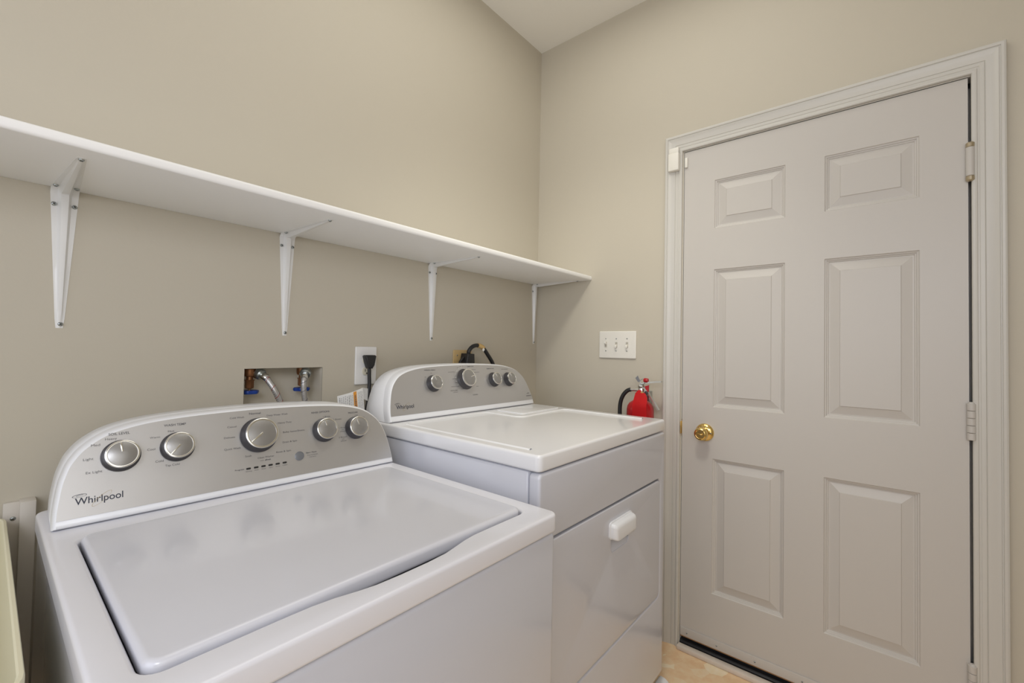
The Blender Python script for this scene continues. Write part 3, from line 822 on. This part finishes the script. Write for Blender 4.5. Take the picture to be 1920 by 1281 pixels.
dial(dr, FD, 0.6236, 0.1188, 0.0262, H, 20, 0.6)
dx = 0.004
for grp in ((('WRINKLE SHIELD', 0.176, 0.1690, 0.0040, 0.0520, 0.01), ('Off', 0.172, 0.1440, 0.003, 0.007, 0), ('On', 0.203, 0.1580, 0.003, 0.006, 0)),
            (('TIMED DRY', 0.3905, 0.1785, 0.0038, 0.0375, 0.01), ('AUTO DRY', 0.2800, 0.0875, 0.0040, 0.0370, 0.01), ('COOL DOWN', 0.3897, 0.0642, 0.0038, 0.0263, 0.01)),
            (('TEMPERATURE', 0.4986, 0.1670, 0.0038, 0.0450, 0.01),), (('END SIGNAL', 0.5896, 0.1628, 0.0036, 0.0430, 0.0),)):
    lettering(FACE[dr.name], FD, [(q[0], q[1]+dx)+q[2:] for q in grp])
bm = bmesh.new()
# unreadably small legend lines round the centre dial
def dash(fr, u0, u1, v, t=0.0011):
    q = [bm.verts.new(lm(fr, 0, 0, 0.0016) @ Vector(p)) for p in ((u0, v, 0), (u1, v, 0), (u1, v+t, 0), (u0, v+t, 0))]
    bm.faces.new(q)
for u0, u1, v in ((0.2865, 0.320, 0.1598), (0.3012, 0.3246, 0.1332), (0.3100, 0.3290, 0.1180), (0.2873, 0.3286, 0.1035), (0.4205, 0.4519, 0.1552), (0.4100, 0.4350, 0.1665), (0.335, 0.350, 0.092), (0.418, 0.430, 0.098), (0.335, 0.343, 0.176), (0.352, 0.358, 0.181), (0.366, 0.371, 0.182), (0.292, 0.315, 0.0820)):
    dash(FD, u0+dx, u1+dx, v)
print_on(FACE[dr.name], bm)
bm = bmesh.new()
for k in range(14):
    a = R(205-k*17.5)
    if abs(k-7) == 0: continue
    q = FD[0]+FD[1]*(0.3700+0.0475*math.cos(a))+FD[2]*(0.1300+0.0475*math.sin(a))
    lathe(bm, [(0.0013, 0.0012), (0.0013, 0.0018), (0, 0.0018)], q, FD[3], 10)
print_on(FACE[dr.name], bm, 2)
bm = bmesh.new()
text_mesh(bm, '7.0', lm(FD, 0.7240, 0.0470, 0.0016), width=0.012, height=0.0060, bold=0.02) if False else None
for u0, u1, v in ((0.722, 0.740, 0.0480), (0.728, 0.742, 0.0510), (0.716, 0.752, 0.0395), (0.716, 0.752, 0.0372)): dash(FD, u0, u1, v, 0.0014)
print_on(FACE[dr.name], bm)
logo(dc, FD, 0.0384, 0.0425, 0.0700)
# white strip on the floor at the foot of the dryer
bm = bmesh.new()
prof = [(-0.812, 0.0), (-0.821, 0.0), (-0.822, 0.010), (-0.817, 0.020), (-0.806, 0.026), (-0.790, 0.028), (-0.783, 0.022), (-0.783, 0.0)]
A = [bm.verts.new((-0.2560, y, z)) for y, z in prof]; B = [bm.verts.new((-0.98, y, z)) for y, z in prof]
for i in range(len(prof)): bm.faces.new((A[i], A[(i+1) % len(prof)], B[(i+1) % len(prof)], B[i]))
bm.faces.new(A[::-1]); bm.faces.new(B)
tag(fin(bm, 'floor_strip', PLAST, smooth=50), 'rounded white strip lying on the floor under the front of the dryer', 'strip')

# ------------------------------------------------------------------ wall plates and cords
ol = thing('wall_outlet', 'white electrical outlet plate with a black plug in its upper socket', 'outlet', (-1.019, 0, 1.154))
poly_obj('cover_plate', PLATEW, ol, [rrect(-1.0615, -0.9775, 1.0870, 1.2215, 0.004, 3)], 0.008, XZ(-0.0035), bevel=0.003)
for z in (1.1745, 1.1345):
    bm = bmesh.new()
    o_ = [(0.0165*math.cos(R(a)), 0.0165*math.sin(R(a))) for a in range(0, 360, 12)]
    o_ = [(x, max(-0.0135, min(0.0135, y))) for x, y in o_]
    b2 = curve_mesh([o_], 0.004, 0.0008); b2.transform(XZ(-0.0090) @ Matrix.Translation((-1.0190, z, 0)))
    r_ = fin(b2, 'receptacle', CREAMP, ol, 30)
    r_['label'] = 'cream socket insert'
    bm.free(); bm = bmesh.new()
    for dx_, w_, h_ in ((-0.0063, 0.0012, 0.0045), (0.0063, 0.0012, 0.0038)): box(bm, -1.0190+dx_-w_, -1.0190+dx_+w_, -0.0114, -0.0105, z+0.003-h_, z+0.003+h_)
    lathe(bm, [(0.0026, 0), (0.0026, 0.0004), (0, 0.0004)], (-1.0190, -0.0110, z-0.0075), (0, -1, 0), 12)
    s_ = fin(bm, 'slots', SLOT, r_); s_.matrix_parent_inverse = Matrix.Identity(4)
pc = thing('power_cord', 'black washer power cord with angled plug hanging from the white outlet', 'cord', (-1.021, -0.012, 1.175))
bm = bmesh.new()
pp = [(-0.0215, 0.0150), (-0.0165, 0.0185), (0.0165, 0.0185), (0.0215, 0.0150), (0.0150, -0.0170), (0.0075, -0.0290), (-0.0065, -0.0290), (-0.0135, -0.0130)]
b2 = curve_mesh([pp], 0.026, 0.004, 2); b2.transform(XZ(-0.0255) @ Matrix.Translation((-1.0190, 1.1735, 0)))
fin(b2, 'plug', BLACK, pc, 40)
tube_obj('cable', BLACK, pc, [(-1.0185, -0.0255, 1.148), (-1.0180, -0.026, 1.120), (-1.0175, -0.027, 1.080), (-1.0260, -0.032, 1.02), (-1.06, -0.045, 0.90), (-1.10, -0.06, 0.75)], 0.0062)

wt = thing('warning_tag', 'white paper tag printed with small text and an orange warning stripe, behind the washer', 'tag', (-1.12, -0.10, 1.05))
bm = bmesh.new()
def tagpt(s, t):   # s 0..1 along, t 0..1 down ; gently curved sheet
    TL, TR, BR, BL = Vector((-1.1787, -0.104, 1.0644)), Vector((-1.0876, -0.100, 1.0858)), Vector((-1.0760, -0.097, 1.0000)), Vector((-1.1680, -0.101, 0.9790))
    p = TL.lerp(TR, s).lerp(BL.lerp(BR, s), t)
    p.y -= 0.010*math.sin(math.pi*s)
    return p
def sheet(bm, s0, s1, t0, t1, off, n=10, thick=0.0004):
    g = [[bm.verts.new(tagpt(s0+(s1-s0)*i/n, t)+Vector((0, -off, 0))) for t in (t0, t1)] for i in range(n+1)]
    for a, b in zip(g, g[1:]): bm.faces.new((a[0], b[0], b[1], a[1]))
    if thick:
        g2 = [[bm.verts.new(tagpt(s0+(s1-s0)*i/n, t)+Vector((0, -off+thick, 0))) for t in (t0, t1)] for i in range(n+1)]
        for a, b in zip(g2, g2[1:]): bm.faces.new((a[0], a[1], b[1], b[0]))
        for k in (0, 1):
            for a, b, c, d in zip(g, g[1:], g2[1:], g2): bm.faces.new((a[k], b[k], c[k], d[k]))
        for k in (0, n): bm.faces.new((g[k][0], g[k][1], g2[k][1], g2[k][0]))
sheet(bm, 0, 1, 0, 1, 0, thick=0.0005)
fin(bm, 'paper', PAPER, wt, 30)
bm = bmesh.new(); sheet(bm, 0.55, 0.68, 0.02, 0.98, 0.0006, n=4, thick=0)
fin(bm, 'warning_stripe', ORANGE, wt, 30, recalc=False)['label'] = 'orange stripe'
bm = bmesh.new()
for i in range(15):
    s = 0.06+0.88*i/14
    if 0.51 < s < 0.71: continue
    t = 0.07+random.random()*0.05
    while t < 0.9:
        l = 0.03+random.random()*0.08
        w_ = 0.011 if i % 5 else 0.016
        sheet(bm, s, s+w_, t, min(t+l, 0.94), 0.0007, n=1, thick=0)
        t += l+0.022
a_ = tagpt(0.585, 0.10); e_ = tagpt(0.585, 0.90)
ax = (e_-a_).normalized(); ay = (tagpt(0.66, 0.1)-tagpt(0.57, 0.1)).normalized(); az = ax.cross(ay)
mt = Matrix((ax, ay, az)).transposed().to_4x4(); mt.translation = tagpt(0.58, 0.14)+Vector((0, -0.0013, 0))
text_mesh(bm, '\u25B2 WARNING' if False else 'WARNING', mt, width=0.055, height=0.0075, bold=0.012)
fin(bm, 'printed_text', INK, wt, 0, recalc=False)
bm = bmesh.new()
q = [bm.verts.new(p) for p in ((-1.0870, -0.1000, 1.0858), (-1.0660, -0.0960, 1.0815), (-1.0640, -0.0930, 1.0400), (-1.0830, -0.0990, 1.0480))]
bm.faces.new(q); bmesh.ops.solidify(bm, geom=bm.faces[:], thickness=0.0005)
fin(bm, 'folded_flap', PAPER, wt, 0)

do_ = thing('dryer_outlet', 'tan dryer outlet plate on the wall, mostly hidden behind a large black plug', 'outlet', (-0.545, 0, 1.157))
poly_obj('cover_plate', TANP, do_, [rrect(-0.6001, -0.4920, 1.1000, 1.2140, 0.004, 3)], 0.007, XZ(-0.0030), bevel=0.0025)
screw('plate_screw', do_, (-0.5800, -0.0065, 1.1910), (0, -1, 0), 0.0034)
dcd = thing('power_cord', 'thick black dryer cord looping up from a big plug, wrapped with tan tape', 'cord', (-0.545, -0.03, 1.16))
b2 = curve_mesh([[(-0.5690, 1.1250), (-0.5670, 1.1650), (-0.5600, 1.2000), (-0.5210, 1.1980), (-0.5180, 1.1550), (-0.5150, 1.1250)]], 0.046, 0.004, 2)
b2.transform(XZ(-0.0320)); fin(b2, 'plug', BLACK, dcd, 40)
tube_obj('plug_grip', BLACK, dcd, [(-0.5640, -0.030, 1.182), (-0.5760, -0.030, 1.172), (-0.5870, -0.030, 1.155), (-0.5900, -0.030, 1.120)], 0.006, n=4)
cpts = [(-0.5430, -0.040, 1.192), (-0.5490, -0.046, 1.2090), (-0.5330, -0.050, 1.2285), (-0.5030, -0.050, 1.2355), (-0.4680, -0.050, 1.2270), (-0.4350, -0.050, 1.1960), (-0.3960, -0.050, 1.1500), (-0.375, -0.048, 1.09), (-0.370, -0.045, 1.0)]
tube_obj('cable', BLACK, dcd, cpts, 0.0088, n=8, seg=16)
tp = smooth_path(cpts, 8)
tube_obj('tape_wrap', TANT, dcd, tp[25:34], 0.0102, n=0, seg=16)['label'] = 'tan tape wrapped round the cord'
bm = bmesh.new(); box(bm, -0.006, 0.006, -0.0005, 0.0005, -0.010, 0.002, mtx=Matrix.Translation((-0.4700, -0.0600, 1.2200)) @ Matrix.Rotation(R(35), 4, 'Y'))
fin(bm, 'tape_end', PLATEW, dcd)

# ------------------------------------------------------------------ water valves and hoses in the recess
def valve(name, label, x, yv, side):
    v = thing(name, label, 'valve', (x, yv, 1.10), 'water valves in the wall recess')
    bm = bmesh.new()
    lathe(bm, [(0.0095, 0.1150), (0.0095, 0.1250), (0.0150, 0.1270), (0.0165, 0.1330), (0.0165, 0.1480), (0.0125, 0.1500)], (x, yv, 1.0), (0, 0, 1), 24)
    lathe(bm, [(0.0110, 0.090), (0.0120, 0.094), (0.0120, 0.112), (0.0150, 0.1160)], (x, yv, 1.0), (0, 0, 1), 6)
    fin(bm, 'valve_body', COPPER, v)
    # outlet spout
    d = Vector(side).normalized()
    bm = bmesh.new(); lathe(bm, [(0.0110, 0.0), (0.0110, 0.016), (0.0125, 0.018), (0.0125, 0.026)], (x, yv, 1.1370), d, 24)
    fin(bm, 'spout', OLDBRASS, v)
    bm = bmesh.new(); lathe(bm, [(0.0032, 0.072), (0.0032, 0.096)], (x, yv, 1.0), (0, 0, 1), 14)
    lathe(bm, [(0.0060, 0.088), (0.0075, 0.090), (0.0075, 0.100), (0.0060, 0.102)], (x, yv, 1.0), (0, 0, 1), 6)
    fin(bm, 'stem', OLDBRASS, v)
    bm = bmesh.new(); rings = []
    n = 48
    for (r_, z_) in ((0.0, 1.0835), (0.012, 1.0835), (0.019, 1.0850), (0.0240, 1.0840), (0.0255, 1.0795), (0.0235, 1.0740), (0.018, 1.0745), (0.010, 1.0725), (0.0, 1.0725)):
        if r_ == 0: rings.append([bm.verts.new((x, yv, z_))]); continue
        rings.append([bm.verts.new((x+(r_*(1+0.07*math.cos(6*2*math.pi*k/n)) if r_ > 0.015 else r_)*math.cos(2*math.pi*k/n), yv+(r_*(1+0.07*math.cos(6*2*math.pi*k/n)) if r_ > 0.015 else r_)*math.sin(2*math.pi*k/n), z_)) for k in range(n)])
    for a, b in zip(rings, rings[1:]):
        for k in range(n):
            k2 = (k+1) % n
            if len(a) == 1: bm.faces.new((a[0], b[k2], b[k]))
            elif len(b) == 1: bm.faces.new((a[k], a[k2], b[0]))
            else: bm.faces.new((a[k], a[k2], b[k2], b[k]))
    fin(bm, 'handle', BLUE, v, 50)['label'] = 'blue round handle'
    return v
valve('water_valve', 'copper water valve with blue handle at the left end of the wall recess', -1.3800, 0.042, (0.75, -0.45, -0.25))
valve('water_valve', 'copper water valve with blue handle behind the right-hand hose in the recess', -1.2235, 0.042, (-0.15, -0.85, -0.2))
def hose(label, start, pts, mark):
    h = thing('supply_hose', label, 'hose', start, 'braided hoses in the wall recess')
    P = smooth_path(pts, 10)
    d = (P[3]-P[0]).normalized()
    lathe_obj('coupling_nut', STEEL if True else CHROME, h, [(0.0125, -0.012), (0.0165, -0.011), (0.0175, -0.007), (0.0175, 0.003), (0.0150, 0.007), (0.010, 0.008)], P[0], d, 12, 30)
    k = lathe_obj('ferrule', CHROME, h, [(0.0098, 0.006), (0.0105, 0.008), (0.0105, 0.026), (0.0098, 0.028)], P[0], d, 24)
    tube_obj('braided_tube', BRAID, h, P, 0.0086, n=0, seg=18)
    for i in range(12, len(P)-4, 7):
        T_ = (P[i+1]-P[i-1]).normalized(); x_, y_, _ = frame_of(T_)
        seg = []
        for kk in range(13):
            a = 2*math.pi*kk/12+0.4
            seg.append(P[i]+T_*(0.0055*math.sin(a))+(x_*math.cos(a)+y_*math.sin(a))*0.0084)
        bm = bmesh.new(); tube(bm, seg, 0.0009, 6)
        fin(bm, 'tracer_thread', mark, h)['label'] = 'thin coloured tracer thread'
    return h
TR1 = mat('red_thread', (0.35, 0.05, 0.04, 1), 0.6); TR2 = mat('dark_thread', (0.10, 0.09, 0.12, 1), 0.6)
hose('braided water hose curving right from the left valve, with red tracer marks', (-1.355, 0.026, 1.130), [(-1.3560, 0.026, 1.1325), (-1.3450, 0.008, 1.1200), (-1.3290, -0.008, 1.0880), (-1.3150, -0.012, 1.0560), (-1.3050, -0.014, 1.0280), (-1.296, -0.020, 0.99), (-1.290, -0.035, 0.93), (-1.29, -0.06, 0.80)], TR1)
hose('braided water hose hanging nearly straight from the right valve', (-1.2265, 0.014, 1.130), [(-1.2270, 0.0105, 1.1310), (-1.2400, -0.008, 1.112), (-1.2400, -0.010, 1.0760), (-1.2330, -0.011, 1.0280), (-1.227, -0.020, 0.98), (-1.222, -0.04, 0.92), (-1.22, -0.06, 0.80)], TR2)

# ------------------------------------------------------------------ light switch
ls = thing('light_switch', 'ivory wall plate with three toggle switches beside the door', 'switch', (0, -0.4705, 1.2505))
poly_obj('cover_plate', SWPL, ls, [rrect(0.3790, 0.5650, 1.1885, 1.3150, 0.004, 3)], 0.008, YZ(-0.0035), bevel=0.003)
for i, y in enumerate((-0.4145, -0.4680, -0.5215)):
    bm = bmesh.new(); box(bm, -0.0078, -0.0070, y-0.0055, y+0.0055, 1.2390, 1.2640)
    fin(bm, 'toggle_slot', mat('slot_shade', (0.45, 0.42, 0.36, 1), 0.6) if i == 0 else bpy.data.materials['slot_shade'], ls)
    bm = bmesh.new()
    dn = -1 if i else 1
    box(bm, -0.0195, -0.0060, y-0.0042, y+0.0042, 1.2515-0.0055+dn*0.003, 1.2515+0.0055+dn*0.003, bev=0.0014, mtx=None)
    for v in bm.verts:
        v.co.z += dn*(-(v.co.x)-0.006)*0.55
    fin(bm, 'toggle', SWPL, ls)
    for z in (1.2230, 1.2800):
        screw('plate_screw', ls, (-0.0073, y, z), (-1, 0, 0), 0.0030)

# ------------------------------------------------------------------ door alarm sensor
sn = thing('door_sensor', 'small white alarm sensor box on the upper left of the door casing', 'sensor', (-0.02, -0.737, 2.049))
bm = bmesh.new(); box(bm, -0.0340, -0.0120, -0.7560, -0.7110, 1.9960, 2.0720, bev=0.004, seg=3); fin(bm, 'casing', SWPL, sn)
bm = bmesh.new(); box(bm, -0.0300, -0.0120, -0.7540, -0.7130, 2.0720, 2.0950, bev=0.003, seg=2); fin(bm, 'cover', SWPL, sn)
bm = bmesh.new(); box(bm, -0.0090, 0.0004, -0.7850, -0.7735, 2.0060, 2.0480, bev=0.002)
tag(fin(bm, 'sensor_magnet', SWPL), 'tiny white magnet block at the top left edge of the door', 'sensor')

# ------------------------------------------------------------------ fire extinguisher on the door wall
EX, EY = -0.0790, -0.6250
fe = thing('fire_extinguisher', 'red fire extinguisher with black hose hanging on the wall behind the dryer', 'fire extinguisher', (EX, EY, 0.65))
lathe_obj('cylinder', RED, fe, [(0.050, 0.655), (0.0545, 0.660), (0.0565, 0.670), (0.0565, 0.960), (0.0560, 0.975), (0.0530, 0.990), (0.0460, 1.001), (0.034, 1.010), (0.022, 1.016), (0.017, 1.022), (0.017, 1.036), (0.0, 1.036)], (EX, EY+0.005, 0), (0, 0, 1), 48)
bm = bmesh.new()
lathe(bm, [(0.0190, 1.034), (0.0190, 1.044), (0.0140, 1.047), (0.0130, 1.066), (0.0155, 1.069), (0.0155, 1.078), (0.010, 1.082), (0.0, 1.082)], (EX, EY, 0), (0, 0, 1), 24)
tube(bm, [(EX, EY, 1.057), (EX-0.004, EY+0.030, 1.058), (EX-0.005, EY+0.046, 1.056)], 0.0078, 14)
fin(bm, 'valve', CHROME, fe)
def bar(name, m, pts, w, t):
    """flat strap through pts in the y-z plane, width along x"""
    bm = bmesh.new(); P = [Vector(p) for p in pts]; rows = []
    for i, p in enumerate(P):
        T_ = (P[min(i+1, len(P)-1)]-P[max(i-1, 0)]).normalized(); nn = Vector((1, 0, 0)).cross(T_).normalized()
        rows.append([bm.verts.new(p+Vector((a*w, 0, 0))+nn*b*t) for a, b in ((-1, -1), (1, -1), (1, 1), (-1, 1))])
    for a, b in zip(rows, rows[1:]):
        for k in range(4): bm.faces.new((a[k], a[(k+1) % 4], b[(k+1) % 4], b[k]))
    bm.faces.new(rows[0][::-1]); bm.faces.new(rows[-1])
    return fin(bm, name, m, fe, 30)
bar('carry_lever', LEVER, [(EX-0.004, EY-0.004, 1.072), (EX-0.006, EY-0.018, 1.066), (EX-0.010, EY-0.036, 1.046), (EX-0.012, EY-0.062, 1.010), (EX-0.012, EY-0.080, 0.980)], 0.0085, 0.0028)['label'] = 'pale steel lower lever slanting down'
bar('squeeze_lever', LEVER, [(EX-0.004, EY+0.004, 1.082), (EX-0.004, EY-0.012, 1.088), (EX-0.006, EY-0.040, 1.0930), (EX-0.010, EY-0.080, 1.0980), (EX-0.010, EY-0.091, 1.0985)], 0.0080, 0.0034)['label'] = 'pale steel upper lever pointing right'
bm = bmesh.new(); lathe(bm, [(0, -0.001), (0.008, 0), (0.0095, 0.003), (0.0095, 0.014), (0.008, 0.018), (0, 0.019)], (EX-0.010, EY-0.0150, 1.1010), (0, -1, -0.05), 20)
fin(bm, 'red_cap', RED, fe)
poly_obj('red_bracket', RED, fe, [[(-EY+0.0360, 1.0810), (-EY+0.0180, 1.0750), (-EY+0.0250, 1.0590), (-EY+0.0350, 1.0470)]], 0.008, YZ(EX-0.008), bevel=0.001)
bm = bmesh.new()
ring = [(EX-0.014, EY-0.010+0.010*math.cos(R(a)), 1.0935+0.012*math.sin(R(a))) for a in range(0, 361, 24)]
tube(bm, ring, 0.0012, 8); tube(bm, [(EX-0.014, EY-0.004, 1.083), (EX-0.012, EY-0.003, 1.070), (EX-0.010, EY+0.004, 1.064)], 0.0012, 8)
fin(bm, 'pull_pin', STEEL, fe)
bm = bmesh.new()
q = [bm.verts.new(p) for p in ((EX-0.017, EY+0.0215, 1.1080), (EX-0.017, EY+0.0100, 1.1200), (EX-0.015, EY-0.0010, 1.0960), (EX-0.015, EY+0.0085, 1.0900))]
bm.faces.new(q); bmesh.ops.solidify(bm, geom=bm.faces[:], thickness=0.001)
fin(bm, 'grey_seal_tag', GREYTAG, fe)['label'] = 'grey plastic seal tag'
bm = bmesh.new()
lathe(bm, [(0.0070, -0.0040), (0.0078, 0.0), (0.0070, 0.0035), (0, 0.004)], (EX-0.0240, EY-0.0310, 1.0490), (-1, 0.1, 0), 20)
fin(bm, 'pressure_gauge', DARK, fe)
tube_obj('hose', BLACK, fe, [(EX-0.006, EY+0.046, 1.0565), (EX-0.008, EY+0.062, 1.0500), (EX-0.010, EY+0.0800, 1.0290), (EX-0.010, EY+0.0920, 0.9960), (EX-0.010, EY+0.0945, 0.9500), (EX-0.010, EY+0.090, 0.88), (EX-0.012, EY+0.080, 0.80), (EX-0.012, EY+0.070, 0.74)], 0.0088, n=8, seg=18)
# red card tag tied on the neck, hanging over the front
bm = bmesh.new()
poly = [(0.0325, 1.0540), (0.0280, 1.0590), (0.0200, 1.0600), (-0.0060, 1.0540), (-0.0270, 1.0270), (-0.0300, 0.9500), (-0.0300, 0.8900), (0.0340, 0.8900), (0.0335, 0.9500)]
n = len(poly)
def tg(y, z): return Vector((EX-0.024-0.037*min(1, max(0, (1.056-z)/0.055))**0.8, EY-0.020+y, z))
NS = 12
zs = [1.0600-(1.0600-0.8900)*i/NS for i in range(NS+1)]
def span(z):
    xs = []
    for i in range(n):
        a, b = poly[i], poly[(i+1) % n]
        if (a[1]-z)*(b[1]-z) <= 0 and abs(a[1]-b[1]) > 1e-9:
            t = (z-a[1])/(b[1]-a[1]); xs.append(a[0]+t*(b[0]-a[0]))
    return (max(xs), min(xs)) if xs else (0.02, 0.02)
rows = []
for z in zs:
    a, b = span(min(z, 1.0598)); rows.append((bm.verts.new(tg(a, z)), bm.verts.new(tg((a+b)/2, z)+Vector((-0.001, 0, 0))), bm.verts.new(tg(b, z))))
for a, b in zip(rows, rows[1:]):
    for k in range(2): bm.faces.new((a[k], a[k+1], b[k+1], b[k]))
bmesh.ops.solidify(bm, geom=bm.faces[:], thickness=0.0006)
rt_ = fin(bm, 'inspection_tag', REDTAG, fe, 30); rt_['label'] = 'bright red card tag'
bm = bmesh.new(); lathe(bm, [(0.0060, 0), (0.0060, 0.0006), (0.0022, 0.0006)], tg(0.0035, 1.0490)+Vector((-0.0012, 0, 0)), (-1, 0, -0.3), 16)
ey_ = fin(bm, 'eyelet', TANT, rt_); ey_.matrix_parent_inverse = Matrix.Identity(4)
bbox('wall_hook', STEEL, fe, -0.030, 0.0, EY-0.016, EY+0.016, 0.985, 1.050, bev=0.003)

# ------------------------------------------------------------------ laundry tub and wall board at the far left
tb = thing('laundry_tub', 'cream plastic laundry tub at the bottom left corner, edge beside the washer', 'tub', (-2.13, -0.34, 0))
def rr3(x0, x1, y0, y1, r): return rrect(x0, x1, y0, y1, r, 6)
bm = bmesh.new()
TX0, TX1, TY0, TY1 = -2.42, -1.8555, -0.74, -0.020
loops = []
for ins, z, r in ((0.012, 0.46, 0.04), (0.006, 0.70, 0.04), (0.003, 0.825, 0.04), (0.0, 0.828, 0.045), (0.0, 0.857, 0.045), (0.001, 0.8594, 0.045), (0.0045, 0.860, 0.043), (0.0065, 0.858, 0.04), (0.011, 0.70, 0.04), (0.022, 0.50, 0.05), (0.05, 0.475, 0.05)):
    loops.append([bm.verts.new((x, y, z)) for x, y in rr3(TX0+ins, TX1-ins, TY0+ins, TY1-ins, r)])
for a, b in zip(loops, loops[1:]):
    for i in range(len(a)): bm.faces.new((a[i], a[(i+1) % len(a)], b[(i+1) % len(a)], b[i]))
bm.faces.new(loops[0][::-1]); bm.faces.new(loops[-1])
fin(bm, 'basin', TUBM, tb, 35)
for x in (TX0+0.05, TX1-0.06):
    for y in (TY0+0.05, TY1-0.06):
        bbox('leg', TUBM, tb, x-0.018, x+0.018, y-0.018, y+0.018, 0, 0.48, bev=0.006)
wb = thing('wall_board', 'narrow painted board with a screw standing against the wall between tub and washer', 'board', (-1.835, 0, 0.45))
BRDM = mat('board_paint', (0.62, 0.58, 0.52, 1), 0.55, var=0.02)
bbox('back_board', BRDM, wb, -1.8600, -1.8355, -0.012, -0.0005, 0.09, 0.8800, bev=0.0015)
bbox('raised_strip', BRDM, wb, -1.8370, -1.8135, -0.036, -0.0005, 0.09, 0.8830, bev=0.0015)
screw('screw', wb, (-1.8455, -0.012, 0.8460), (0, -1, 0), 0.0045)
